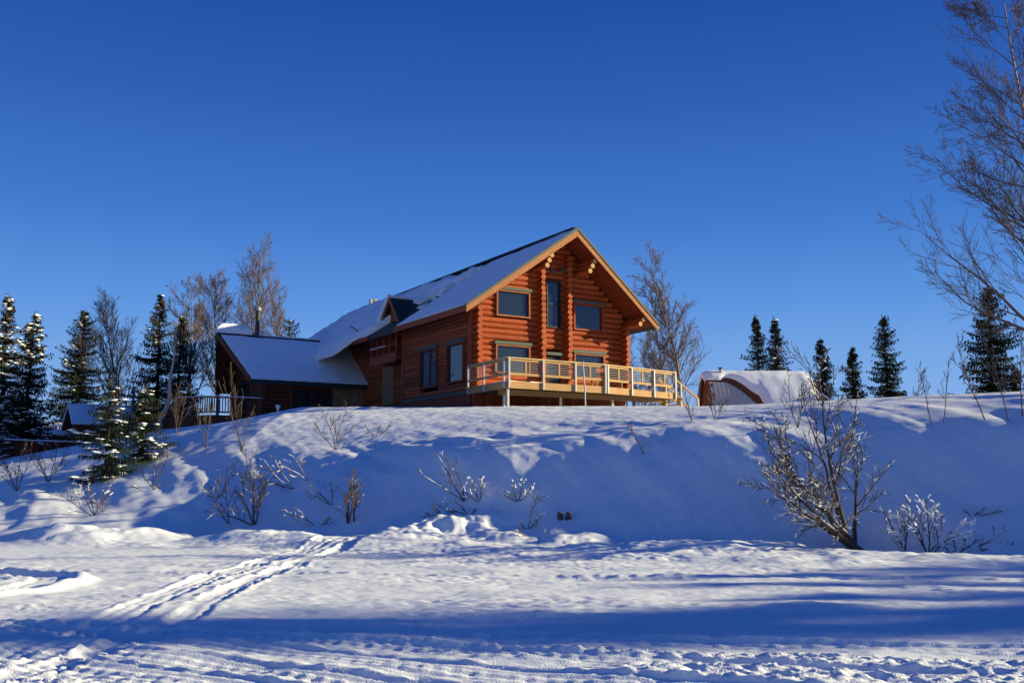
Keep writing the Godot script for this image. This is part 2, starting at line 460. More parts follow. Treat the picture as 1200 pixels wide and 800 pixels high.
class Wood:                       # grows bare wood into three collectors
	var stems := []
	var stem: MB
	var twig := MB.new()
	var snow := MB.new()
	var rg := RandomNumberGenerator.new()
	var levels := 3
	var kids := [9, 7, 6, 4]
	var ratio := [0.45, 0.42, 0.45, .5]
	var angle := [0.75, 0.7, 0.6, .5]
	var lift := 0.25
	var wob := 0.12
	var thin := 0.006
	var snowy := 0.0
	var snow_size := 1.0
	var first := 0.3
	var stem_levels := 0
	func grow(p: Vector3, dir: Vector3, L: float, r: float, lev: int):
		if lev == 0:
			stem = MB.new(); stems.append(stem)
		var seg: int = [9, 6, 4, 3][mini(lev, 3)]
		var pts := PackedVector3Array([p])
		var rad := PackedFloat32Array([r])
		var q := p
		var t := dir.normalized()
		var dirs := [t]
		for i in seg:
			var w := wob * (0.6 if lev == 0 else 1.3)
			t = (t + Vector3(rg.randfn(), rg.randfn(), rg.randfn()) * w + Vector3(0, lift * (0.35 if lev > 0 else 0.12), 0)).normalized()
			q += t * L / seg
			pts.append(q); dirs.append(t)
			rad.append(maxf(lerpf(r, thin if lev >= levels else thin * 1.6, pow(float(i + 1) / seg, 0.8)), thin))
		var tgt := stem if lev <= stem_levels else twig
		tgt.tube(pts, rad, [7, 5, 4, 3][mini(lev, 3)])
		if snowy > 0.0:
			if rg.randf() < snowy * (1.0 if lev > 0 else 0.8):
				var run := PackedVector3Array()
				var rr := PackedFloat32Array()
				var i0 := rg.randi_range(0, maxi(0, seg - 3))
				for i in range(i0, seg + 1):
					var tt: Vector3 = dirs[i]
					if absf(tt.y) > 0.88 and run.size() < 2:
						run.clear(); rr.clear()
						continue
					var sr := rg.randf_range(0.7, 1.3) * (rad[i] * 0.75 + 0.006) * snow_size * sqrt(maxf(0.05, 1.0 - tt.y * tt.y))
					run.append(pts[i] + Vector3(0, rad[i] * 0.75 + sr * 0.5, 0)); rr.append(sr)
				if run.size() > 1:
					rr[0] = 0.002; rr[rr.size() - 1] *= 0.6
					snow.tube(run, rr, 5, true)
		if lev >= levels: return
		var n: int = kids[lev]
		for k in n:
			var f := lerpf(first if lev == 0 else 0.15, 0.98, (k + rg.randf()) / n)
			var fi := f * seg
			var i0 := mini(int(fi), seg - 1)
			var at := pts[i0].lerp(pts[i0 + 1], fi - i0)
			var tr: Vector3 = dirs[i0 + 1]
			var sd := tr.cross(Vector3(rg.randfn(), rg.randfn() * 0.5, rg.randfn())).normalized()
			var an: float = angle[lev] * rg.randf_range(0.65, 1.3)
			var nd := tr * cos(an) + sd * sin(an)
			var len2: float = L * ratio[lev] * (1.15 - 0.75 * f if lev == 0 else 1.1 - 0.5 * f) * rg.randf_range(0.65, 1.2)
			grow(at, nd, len2, maxf(lerpf(rad[i0], rad[i0 + 1], fi - i0) * rg.randf_range(0.4, 0.62), thin), lev + 1)

func finish_wood(o: Node3D, w: Wood, stem_mat: Material, twig_mat: Material, stem_name := "trunk", twig_name := "branches"):
	for s in w.stems: part(o, stem_name, s.mesh(), stem_mat)
	if w.twig.v.size() > 0: part(o, twig_name, w.twig.mesh(), twig_mat).set_meta("kind", "stuff")
	if w.snow.v.size() > 0: part(o, "snow_load", w.snow.mesh(), M.snow_plain).set_meta("kind", "stuff")
func birch(label: String, x: float, d: float, top: float, seed_: int, group: String, opt := {}) -> Node3D:
	var y0 := ground(x, d) - 0.15
	var o := thing("birch_tree", label, "tree", Vector3(x, y0, -d), 0.0, group)
	var w := Wood.new()
	w.rg.seed = seed_
	w.kids = opt.get("kids", [16, 8, 7]); w.ratio = opt.get("ratio", [0.36, 0.42, 0.5]); w.angle = opt.get("angle", [0.75, 0.65, 0.6])
	w.first = opt.get("first", 0.25); w.thin = opt.get("thin", 0.008); w.wob = opt.get("wob", 0.09); w.lift = opt.get("lift", 0.3); w.stem_levels = opt.get("stem_levels", 0)
	w.snowy = opt.get("snowy", 0.0); w.levels = opt.get("levels", 3)
	var H := (top - y0)
	for s in opt.get("stems", [[0.0, 0.0, 1.0]]):
		w.grow(Vector3(s[0] * 0.6, 0, s[1] * 0.6), Vector3(s[0], 3.0, s[1]), H * s[2], opt.get("rad", 0.03 + 0.0115 * H) * s[2], 0)
	finish_wood(o, w, opt.get("bark", M.birch_bark), opt.get("twigs", M.birch_twig))
	return o
func shrub(called: String, label: String, cat: String, x: float, d: float, stems: Array, seed_: int, snowy: float, group: String, opt := {}) -> Node3D:
	var o := thing(called, label, cat, gp(x, d) - Vector3(0, 0.06, 0), 0.0, group)
	var w := Wood.new()
	w.rg.seed = seed_
	w.levels = opt.get("levels", 2); w.kids = opt.get("kids", [6, 5, 3]); w.ratio = opt.get("ratio", [0.5, 0.5, 0.5]); w.angle = opt.get("angle", [0.6, 0.7, 0.7])
	w.first = opt.get("first", 0.15); w.thin = opt.get("thin", 0.005); w.wob = opt.get("wob", 0.13); w.lift = opt.get("lift", 0.15); w.snowy = snowy
	w.snow_size = opt.get("snow_size", 1.0)
	w.stem_levels = opt.get("stem_levels", 0)
	for s in stems:
		w.grow(Vector3(s[3] if s.size() > 3 else 0.0, 0, s[4] if s.size() > 4 else 0.0), Vector3(s[0], s[1], s[2]), Vector3(s[0], s[1], s[2]).length(), opt.get("rad", 0.02), 0)
	finish_wood(o, w, opt.get("bark", M.shrub_bark), opt.get("bark", M.shrub_bark), "stem", "twigs")
	return o
# ---------------------------------------------------------------- buildings (all share the lodge's compass turn)
const TURN := 0.5429
const CORNER := Vector3(-2.13, 0, -46.0)
var org := Vector3.ZERO
func V(x: float, y: float, z: float) -> Vector3:
	return Vector3(x, y, z) - org
func at_lodge(called: String, label: String, cat: String, base: Vector3, group := "") -> Node3D:
	org = base
	return thing(called, label, cat, CORNER + Basis(Vector3.UP, TURN) * base, TURN, group)
func wood_tone(list: Array) -> Material:
	return list[rng.randi() % list.size()]
func log_wall(parent: Node, ax: String, fixed: float, bounds: Array, y0: float, y1: float, pitch: float, r: float, holes: Array, mats: Array):
	var y := y0
	while y < y1:
		var a: float = bounds[0][1]
		var b: float = bounds[0][2]
		for i in bounds.size() - 1:
			if y > bounds[i][0]:
				var f: float = minf(1.0, (y - bounds[i][0]) / (bounds[i + 1][0] - bounds[i][0]))
				a = lerpf(bounds[i][1], bounds[i + 1][1], f); b = lerpf(bounds[i][2], bounds[i + 1][2], f)
		if b - a > 0.25:
			var spans := [[a, b]]
			for h in holes:
				if y + r * 0.55 > h[2] and y - r * 0.55 < h[3]:
					var nxt := []
					for s in spans:
						if h[1] <= s[0] or h[0] >= s[1]: nxt.append(s)
						else:
							if h[0] - s[0] > 0.05: nxt.append([s[0], h[0]])
							if s[1] - h[1] > 0.05: nxt.append([h[1], s[1]])
					spans = nxt
			for s in spans:
				var rr := r * rng.randf_range(0.96, 1.05)
				var yy := y + rng.randf_range(-.008, .008)
				if ax == "x": logp(parent, "log", V(s[0], yy, fixed), V(s[1], yy, fixed), rr, wood_tone(mats))
				else: logp(parent, "log", V(fixed, yy, s[0]), V(fixed, yy, s[1]), rr, wood_tone(mats))
		y += pitch
func window(parent: Node, p: Vector3, w: float, h: float, turn: float, opt := {}) -> MeshInstance3D:      # p: lower left corner seen from outside
	var f := MB.new()
	var t: float = opt.get("frame", 0.085)
	f.box(Vector3(-t, -t, -.16), Vector3(0, h + t, .13)); f.box(Vector3(w, -t, -.16), Vector3(w + t, h + t, .13))
	f.box(Vector3(0.002, -t, -.16), Vector3(w - .002, 0, .127)); f.box(Vector3(0.002, h, -.16), Vector3(w - .002, h + t, .127))
	if opt.get("split", 0.0) > 0.0: f.box(Vector3(w * opt.split - .025, 0.002, -.04), Vector3(w * opt.split + .025, h - .002, .05))
	if opt.get("cross", 0.0) > 0.0: f.box(Vector3(0.003, h * opt.cross - .03, -.045), Vector3(w - .003, h * opt.cross + .03, .055))
	var xf := Transform3D(Basis(Vector3.UP, turn), p)
	var o := part(parent, "window", f.mesh(), opt.get("mat", M.trim_wood), xf)
	var pn := MB.new()
	pn.box(Vector3(0.001, 0.001, -.012), Vector3(w - .001, h - .001, .0))
	part(o, "pane", pn.mesh(), M.glass)
	if opt.get("head", true):
		var hd := MB.new()
		hd.box(Vector3(-t - .08, h + t + .004, -.1), Vector3(w + t + .08, h + t + .16, .17))
		part(o, "head_trim", hd.mesh(), M.green_trim)
	return o

func build_lodge():
	var o := at_lodge("log_lodge", "large orange-red log lodge with a snowy steep roof and deep front gable", "house", Vector3(1.2, 4.7, -1.6))
	var logs := [M.log_a, M.log_b, M.log_c, M.log_d]
	var kl := 4.56 / 6.45
	var kr := 4.56 / 5.18
	var gb := [[6.0, 1.2, 10.45], [10.26, 1.2, 10.45], [10.27, 1.21, 10.44], [14.1, 6.62, 6.28]]
	var holes := [[2.4, 4.42, 9.64, 11.03], [2.36, 4.42, 6.75, 8.25], [5.42, 6.32, 9.3, 11.9], [5.42, 6.36, 5.9, 8.0], [7.1, 9.05, 9.29, 10.76], [7.1, 9.1, 6.75, 8.1]]
	log_wall(o, "x", -1.6, gb, 6.04, 13.8, .285, .16, holes, logs)
	# stacked log ends: corners and the two cross walls that come through the gable
	for s in [[1.27, 6.18, 9.9, -1.0], [10.4, 6.18, 9.75, -1.0], [5.08, 6.18, 12.6, -1.12], [6.72, 6.18, 13.2, -1.12]]:
		var y: float = s[1]
		while y < s[2]:
			logp(o, "log_end", V(s[0], y, -2.0), V(s[0], y + rng.randf_range(-.01, .01), s[3] + rng.randf_range(-.03, .03)), .15, wood_tone(logs))
			y += .285
	# long side facing left: smooth squared logs, then the recessed entry
	log_wall(o, "z", 1.2, [[0, -9.5, -1.75]], 6.04, 10.1, .205, .118, [[-4.1, -2.2, 6.35, 8.4], [-7.3, -5.2, 6.3, 8.45]], [M.side_a, M.side_b, M.side_c])
	log_wall(o, "z", 2.3, [[0, -17.4, -9.55]], 5.3, 11.2, .205, .118, [[-14.8, -13.2, 5.0, 8.25]], [M.side_a, M.side_b, M.side_c])
	bx(o, "corner_board", V(1.03, 5.0, -9.62), V(1.17, 10.15, -9.4), M.trim_wood)
	bx(o, "corner_board", V(1.0, 5.9, -1.72), V(1.14, 9.95, -1.5), M.side_b)
	bx(o, "return_wall", V(1.32, 4.6, -9.6), V(2.2, 10.4, -9.45), M.side_b)
	bx(o, "boarded_doorway", V(2.14, 5.2, -14.8), V(2.26, 8.25, -13.2), M.tan_board)
	# closing walls behind, floor
	bx(o, "wall", V(10.3, 4.6, -28.0), V(10.5, 9.9, -1.8), M.side_a)
	var bw := MB.new()
	bw.prism([Vector2(2.4, 4.6) - Vector2(org.x, org.y), Vector2(10.28, 4.6) - Vector2(org.x, org.y), Vector2(10.28, 10.5) - Vector2(org.x, org.y), Vector2(6.45, 13.9) - Vector2(org.x, org.y), Vector2(2.4, 11.0) - Vector2(org.x, org.y)], -28.1 - org.z, -27.9 - org.z)
	part(o, "wall", bw.mesh(), M.side_a)
	bx(o, "wall", V(2.2, 4.6, -27.85), V(2.38, 11.0, -17.45), M.side_b)
	bx(o, "floor_slab", V(1.35, 5.6, -27.8), V(10.25, 5.85, -1.78), M.dark_log)
	# foundation: dark sill band over vertical boards
	bx(o, "sill_band", V(1.06, 5.72, -9.45), V(1.3, 5.9, -1.5), M.green_trim)
	bx(o, "sill_band", V(1.305, 5.7, -1.72), V(10.45, 5.88, -1.48), M.green_trim)
	var x := 1.2
	while x < 10.4:
		bx(o, "skirt_board", V(x + .008, 4.3, -1.7 + rng.randf_range(0, .012)), V(x + .232, 5.7, -1.56), wood_tone([M.side_b, M.skirt, M.side_c])); x += .24
	var z := -1.8
	while z > -9.3:
		bx(o, "skirt_board", V(1.14 + rng.randf_range(0, .012), 4.3, z), V(1.27, 5.72, z - .292), wood_tone([M.skirt, M.side_c, M.skirt])); z -= .3
	# windows: gable
	window(o, V(2.5, 9.74, -1.48), 1.82, 1.19, 0)
	window(o, V(2.46, 6.85, -1.48), 1.86, 1.3, 0)
	window(o, V(5.5, 9.38, -1.5), .76, 2.34, 0, {"cross": .5, "frame": .08, "head": false, "mat": M.dark_frame})
	window(o, V(7.2, 9.39, -1.48), 1.75, 1.27, 0, {"mat": M.log_b})
	window(o, V(7.2, 6.85, -1.48), 1.8, 1.15, 0)
	var dr := bx(o, "door", V(5.5, 5.9, -1.6), V(6.28, 7.85, -1.5), M.dark_frame)
	dr.set_meta("label", "dark glazed door under the tall window")
	bx(o, "door_glass", V(5.62, 6.3, -1.52), V(6.16, 7.7, -1.49), M.glass_dark)
	bx(o, "door_head", V(5.38, 7.87, -1.65), V(6.4, 8.02, -1.3), M.green_trim)
	bx(o, "curtain", V(4.0, 9.78, -1.72), V(4.2, 10.5, -1.69), M.tan_board)
	# windows: side
	window(o, V(1.1, 6.45, -4.02), 1.72, 1.83, -PI / 2, {"mat": M.side_c, "frame": .08})
	window(o, V(1.1, 6.4, -7.2), 1.95, 1.93, -PI / 2, {"mat": M.side_c, "frame": .08, "split": .55})
	# purlins that carry the overhang, in stacks of three
	for pz in [[4.93, 12.80, 0], [4.78, 12.52, 0], [4.65, 12.24, 0], [7.62, 12.80, 0], [7.47, 12.52, 0], [7.31, 12.24, 0], [10.78, 9.98, 1], [10.55, 9.72, 1]]:
		var p := logp(o, "purlin", V(pz[0], pz[1], -2.2), V(pz[0], pz[1], -.12), .135, M.log_c)
		var cut := MB.new()
		cut.tube(PackedVector3Array([Vector3(1.04, 0, 0), Vector3(1.046, 0, 0)]), PackedFloat32Array([.125, .125]), 14, true)
		part(p, "cut_end", cut.mesh(), M.cut_wood)
	# roof: decks with soffit, bargeboards, metal edge
	var th := .3
	var r := MB.new()
	r.prism([Vector2(0, 9.8) - Vector2(org.x, org.y), Vector2(.05, 9.8 - th) - Vector2(org.x, org.y), Vector2(6.45, 14.36 - th - .05) - Vector2(org.x, org.y), Vector2(6.45, 14.36) - Vector2(org.x, org.y)], -28.5 - org.z, -.07 - org.z)
	var roof := part(o, "roof", r.mesh(), M.roof_metal)
	r = MB.new()
	r.prism([Vector2(6.455, 14.36) - Vector2(org.x, org.y), Vector2(6.455, 14.31 - th) - Vector2(org.x, org.y), Vector2(11.58, 9.8 - th) - Vector2(org.x, org.y), Vector2(11.63, 9.8) - Vector2(org.x, org.y)], -28.5 - org.z, -.07 - org.z)
	var roof2 := part(o, "roof", r.mesh(), M.roof_metal)
	# soffit planks under the overhang
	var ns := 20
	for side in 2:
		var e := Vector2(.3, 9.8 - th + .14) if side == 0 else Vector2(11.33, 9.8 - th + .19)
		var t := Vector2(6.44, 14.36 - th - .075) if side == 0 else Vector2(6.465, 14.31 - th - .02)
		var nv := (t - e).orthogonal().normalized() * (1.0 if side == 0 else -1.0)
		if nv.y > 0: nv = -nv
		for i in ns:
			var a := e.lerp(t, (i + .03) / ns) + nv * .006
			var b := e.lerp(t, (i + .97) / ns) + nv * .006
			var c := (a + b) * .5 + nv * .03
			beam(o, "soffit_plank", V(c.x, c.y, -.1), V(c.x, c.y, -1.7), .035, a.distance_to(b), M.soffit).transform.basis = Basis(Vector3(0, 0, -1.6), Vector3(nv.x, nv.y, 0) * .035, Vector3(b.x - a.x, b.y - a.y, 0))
	var bl := MB.new()
	var q := Vector2(org.x, org.y)
	bl.prism([Vector2(-.04, 9.74) - q, Vector2(-.04, 9.42) - q, Vector2(6.45, 13.94) - q, Vector2(6.45, 14.31) - q], -.06 - org.z, 0.0 - org.z)
	part(o, "bargeboard", bl.mesh(), M.barge)
	bl = MB.new()
	bl.prism([Vector2(6.453, 14.31) - q, Vector2(6.453, 13.93) - q, Vector2(11.67, 9.4) - q, Vector2(11.67, 9.74) - q], -.06 - org.z, 0.0 - org.z)
	part(o, "bargeboard", bl.mesh(), M.barge)
	var ml := MB.new()
	ml.prism([Vector2(-.06, 9.84) - q, Vector2(-.06, 9.7) - q, Vector2(6.46, 14.27) - q, Vector2(6.46, 14.42) - q], -.1 - org.z, .035 - org.z)
	part(roof, "metal_edge", ml.mesh(), M.green_trim)
	ml = MB.new()
	ml.prism([Vector2(6.463, 14.42) - q, Vector2(6.463, 14.27) - q, Vector2(11.7, 9.7) - q, Vector2(11.7, 9.83) - q], -.1 - org.z, .035 - org.z)
	part(roof2, "metal_edge", ml.mesh(), M.green_trim)
	bx(o, "eave_fascia", V(-.03, 9.5, -8.4), V(.03, 9.78, -.08), M.side_b)
	bx(o, "eave_fascia", V(-.03, 9.5, -28.4), V(.03, 9.78, -12.1), M.side_b)
	beam(o, "ridge_cap", V(6.45, 14.40, -28.5), V(6.45, 14.40, -.12), .1, .34, M.roof_metal)
	# snow on the roof
	part(roof, "snow_cover", snow_sheet(V(.02, 9.81, 0), V(.02, 9.81, -8.1), V(6.0, 14.04, -8.3), V(6.38, 14.31, 0), 22, 14, .09, .05, 3.0), M.snow)
	part(roof, "snow_cover", snow_sheet(V(-.12, 9.72, -11.7), V(-.12, 9.72, -28.6), V(5.9, 13.97, -28.6), V(5.2, 13.47, -9.2), 50, 18, .42, .24, 11.0, .7), M.snow)
	part(roof, "snow_cover", snow_sheet(V(3.0, 11.93, -8.6), V(3.0, 11.93, -9.9), V(5.6, 13.76, -10.4), V(5.75, 13.86, -8.5), 10, 14, .24, .2, 5.0), M.snow)
	part(roof2, "snow_cover", snow_sheet(V(11.6, 9.83, -28.4), V(11.6, 9.83, 0), V(6.55, 14.29, 0), V(6.55, 14.29, -28.4), 30, 8, .1, .04, 21.0), M.snow)
	for k in 14:
		var m := MB.new()
		var rg := RandomNumberGenerator.new()
		rg.seed = 900 + k
		var s := rg.randf()
		var pp := V(lerpf(1.2, 5.9, s), 9.8 + lerpf(1.2, 5.9, s) * kl + .06, -8.3 + rg.randf_range(-.25, .25))
		m.lump(pp, Vector3(.2, .14, .24) * rg.randf_range(.6, 1.4), Basis(), rg)
		part(roof, "snow_clod", m.mesh(), M.snow_plain)
	# dormer over the balcony
	var dm := MB.new()
	dm.prism([Vector2(9.45, 9.6 - org.y), Vector2(12.05, 9.6 - org.y), Vector2(12.05, 10.3 - org.y), Vector2(10.75, 11.75 - org.y), Vector2(9.45, 10.3 - org.y)], 0, 2.6)
	var dorm := part(o, "dormer", dm.mesh(), M.side_c, Transform3D(Basis(Vector3(0, 0, -1), Vector3.UP, Vector3(1, 0, 0)), Vector3(1.0 - org.x, 0, -org.z)))
	var ds := MB.new()
	ds.slab(V(.72, 10.22, -9.28), V(3.2, 10.22, -9.28), V(3.2, 11.9, -10.75), V(.72, 11.9, -10.75), Vector3(0, -.14, 0))
	part(o, "dormer_roof", ds.mesh(), M.roof_metal)
	ds = MB.new()
	ds.slab(V(3.2, 10.22, -12.22), V(.72, 10.22, -12.22), V(.72, 11.897, -10.755), V(3.2, 11.897, -10.755), Vector3(0, -.14, 0))
	var dr2 := part(o, "dormer_roof", ds.mesh(), M.roof_metal)
	part(dr2, "snow_cover", snow_sheet(V(3.3, 10.2, -12.5), V(.55, 10.2, -12.4), V(.6, 11.95, -10.65), V(3.3, 11.95, -10.65), 8, 8, .26, .1, 31.0), M.snow)
	beam(o, "dormer_barge", V(.7, 10.08, -9.25), V(.7, 11.8, -10.74), .2, .05, M.trim_wood)
	beam(o, "dormer_barge", V(.7, 10.08, -12.25), V(.7, 11.8, -10.76), .2, .05, M.trim_wood)
	part(o, "dormer_snow", snow_sheet(V(1.6, 10.75, -9.15), V(3.0, 11.75, -9.15), V(3.2, 11.9, -10.2), V(1.9, 10.95, -9.7), 8, 8, .16, .2, 33.0), M.snow)
	# balcony
	bx(o, "balcony_floor", V(.72, 8.25, -13.3), V(2.25, 8.42, -9.65), M.side_c)
	bx(o, "balcony_face", V(.66, 8.1, -13.32), V(.72, 8.62, -9.63), M.side_b)
	for zz in [-13.25, -12.35, -11.45, -10.55, -9.7]: bx(o, "balcony_post", V(.68, 8.63, zz - .05), V(.78, 9.68, zz + .05), M.side_b)
	bx(o, "balcony_rail", V(.64, 9.685, -13.35), V(.82, 9.76, -9.6), M.side_b)
	var lr := bx(o, "balcony_rail", V(.67, 9.02, -13.3), V(.77, 9.1, -9.65), M.side_b)
	var zz2 := -13.1
	while zz2 < -9.75:
		bx(o, "baluster", V(.7, 9.105, zz2 - .02), V(.74, 9.68, zz2 + .02), M.side_c); zz2 += .3
	part(o, "rail_snow", snow_sheet(V(.66, 9.105, -13.3), V(.66, 9.105, -11.2), V(.79, 9.105, -11.2), V(.79, 9.105, -13.3), 10, 3, .07, .02, 41.0), M.snow_plain)
	beam(o, "flag_staff", V(.72, 9.75, -13.3), V(-.2, 10.65, -14.4), .06, .06, M.dark_frame)
	for st in [[-26.6, 14.5], [-25.8, 14.4]]:
		bx(o, "roof_vent", V(6.1, 14.2, st[0]), V(6.35, st[1] + .25, st[0] + .25), M.grey_metal)
	# hanging bundle
	var w := Wood.new()
	w.rg.seed = 77; w.levels = 1; w.kids = [7]; w.thin = .012; w.lift = .25; w.ratio = [.4]
	for k in 9: w.grow(Vector3(0, 0, 0), Vector3(-1.0 if k % 2 == 0 else 1.0, .12 + .1 * (k % 3), .15), .55 + .06 * k, .03, 0)
	var ant := thing("antler_bundle", "brown branching antlers mounted high under the lodge gable above the tall window", "antlers", CORNER + Basis(Vector3.UP, TURN) * Vector3(6.0, 12.2, -1.28), TURN)
	finish_wood(ant, w, M.shrub_bark, M.shrub_bark, "antler", "tines")

func railing(o: Node, p: Vector3, q: Vector3, posts: Array, bals: Array):
	# top y = 7.02 above the deck floor at 5.95
	var dirx := (q - p).normalized()
	var outw := dirx.cross(Vector3.UP).normalized()
	beam(o, "top_rail", V(p.x, 7.0, p.z), V(q.x, 7.0, q.z), .05, .17, M.deck_pale)
	beam(o, "rail_board", V(p.x, 6.915, p.z), V(q.x, 6.915, q.z), .11, .04, M.deck_wood)
	beam(o, "lower_rail", V(p.x, 6.27, p.z), V(q.x, 6.27, q.z), .12, .045, M.deck_wood)
	for k in 6:
		beam(o, "rod", V(p.x, 6.40 + .078 * k, p.z), V(q.x, 6.40 + .078 * k, q.z), .016, .016, M.rod_metal)
	for f in bals:
		var c := p.lerp(q, f)
		var b := along(p, q)
		part(o, "baluster", unit_box, M.deck_wood, Transform3D(b * Basis.from_scale(Vector3(.085, .53, .07)), V(c.x, 6.595, c.z)))
	for f in posts:
		var c := p.lerp(q, f) + outw * .08
		var b := along(p, q)
		part(o, "post", unit_box, M.post_metal, Transform3D(b * Basis.from_scale(Vector3(.075, 1.36, .075)), V(c.x, 6.3, c.z)))
func build_deck():
	var o := at_lodge("wooden_deck", "pale new wooden deck with rod railing, raised on posts before the lodge gable", "deck", Vector3(4.0, 4.9, 1.0))
	var A := Vector3(.8, 0, -1.3)
	var B := Vector3(.6, 0, 2.68)
	var C := Vector3(6.2, 0, 2.6)
	var D := Vector3(11.4, 0, 1.6)
	railing(o, A, B, [.03, .46, .97], [.25, .72])
	railing(o, B, C, [.012, .345, .67, .985], [.18, .51, .83])
	railing(o, C, D, [.012, .34, .66, .98], [.17, .5, .83])
	# rim boards and floor
	for s in [[A, B], [B, C], [C, D], [D, Vector3(11.3, 0, -1.4)]]:
		var p: Vector3 = s[0]
		var q: Vector3 = s[1]
		beam(o, "rim_board", V(p.x, 5.78, p.z), V(q.x, 5.78, q.z), .32, .045, M.deck_wood)
	var z := -1.35
	while z < 2.6:
		var x1 := 11.36
		if z > 1.5: x1 = minf(11.36, 6.2 + (2.6 - z - .07) / 1.0 * 5.2)
		if x1 > .9: bx(o, "deck_board", V(.66, 5.91, z), V(maxf(x1, 1.0) if x1 > 6.2 else 6.1, 5.95, z + .135), wood_tone([M.deck_wood, M.deck_pale, M.deck_wood])); z += .142
	for x in [1.2, 2.8, 4.4, 6.0, 7.6, 9.2, 10.8]: bx(o, "joist", V(x, 5.68, -1.3), V(x + .05, 5.905, 2.4 if x < 6.3 else 1.75), M.joist)
	bx(o, "beam", V(.9, 5.42, 1.35), V(10.6, 5.675, 1.5), M.joist)
	for x in [1.15, 4.3, 7.4]:
		var m := bx(o, "support_post", V(x, 4.2, 1.38), V(x + .1, 5.42, 1.48), M.post_metal)
	bx(o, "support_post", V(.68, 4.3, 2.5), V(.78, 5.62, 2.6), M.post_metal)
	# stairs down to the right
	for zz in [.2, 1.4]:
		beam(o, "stringer", V(11.42, 5.74, zz), V(13.0, 4.75, zz), .3, .05, M.deck_wood)
		beam(o, "stair_rail", V(11.4, 6.78, zz), V(13.1, 5.72, zz), .1, .09, M.deck_wood)
		for t in [.25, .95]: bx(o, "stair_post", V(11.4 + 1.65 * t, 4.6, zz + .06), V(11.48 + 1.65 * t, 6.7 - 1.04 * t, zz + .13), M.post_metal)
		for k in 4: beam(o, "rod", V(11.5, 6.05 + .15 * k, zz + .02), V(13.0, 5.12 + .15 * k, zz + .02), .016, .016, M.rod_metal)
	for k in 6: bx(o, "tread", V(11.45 + .27 * k, 5.74 - .175 * k, .23), V(11.74 + .27 * k, 5.78 - .175 * k, 1.37), M.deck_pale)
	part(o, "deck_snow", snow_sheet(V(.75, 5.955, 2.55), V(11.2, 5.955, 1.35), V(11.2, 5.955, -1.3), V(.9, 5.955, -1.3), 30, 8, .06, .05, 51.0), M.snow_plain)
	# furniture seen through the rails
	var ch := at_lodge("wooden_chair", "small orange-brown wooden chair behind the deck railing", "chair", Vector3(6.55, 5.99, 1.5))
	for s in [[-.25, -.2], [.25, -.2], [-.25, .2], [.25, .2]]: bx(ch, "leg", Vector3(s[0] - .03, 0, s[1] - .03), Vector3(s[0] + .03, .4, s[1] + .03), M.deck_wood)
	bx(ch, "seat", Vector3(-.3, .4, -.25), Vector3(.3, .45, .25), M.deck_wood)
	for k in 4: bx(ch, "back_slat", Vector3(-.29 + .15 * k, .46, .2), Vector3(-.16 + .15 * k, .95, .24), M.log_c)
	var tb := at_lodge("wooden_bench", "low pale wooden bench standing on the deck behind the railing", "bench", Vector3(7.5, 5.99, 1.3))
	for x in [-.55, .5]: bx(tb, "leg", Vector3(x, 0, -.18), Vector3(x + .07, .38, .18), M.deck_wood)
	for k in 3: bx(tb, "seat_board", Vector3(-.7, .38, -.2 + .14 * k), Vector3(.7, .43, -.07 + .14 * k), M.deck_pale)
	var gt := thing("leaning_pole", "thin pale pole leaning against the deck front, stuck in the snow", "pole", Vector3(3.25, 4.5, -43.2))
	var m2 := MB.new()
	m2.tube(PackedVector3Array([Vector3(0, -.2, 0), Vector3(-.03, 1.1, -.1), Vector3(-.09, 2.2, -.2)]), PackedFloat32Array([.035, .033, .03]), 8, true)
	part(gt, "shaft", m2.mesh(), M.post_metal)
	m2 = MB.new()
	m2.tube(PackedVector3Array([Vector3(-.09, 2.2, -.2), Vector3(-.091, 2.24, -.203)]), PackedFloat32Array([.042, .036]), 8, true)
	part(gt, "cap", m2.mesh(), M.grey_metal)

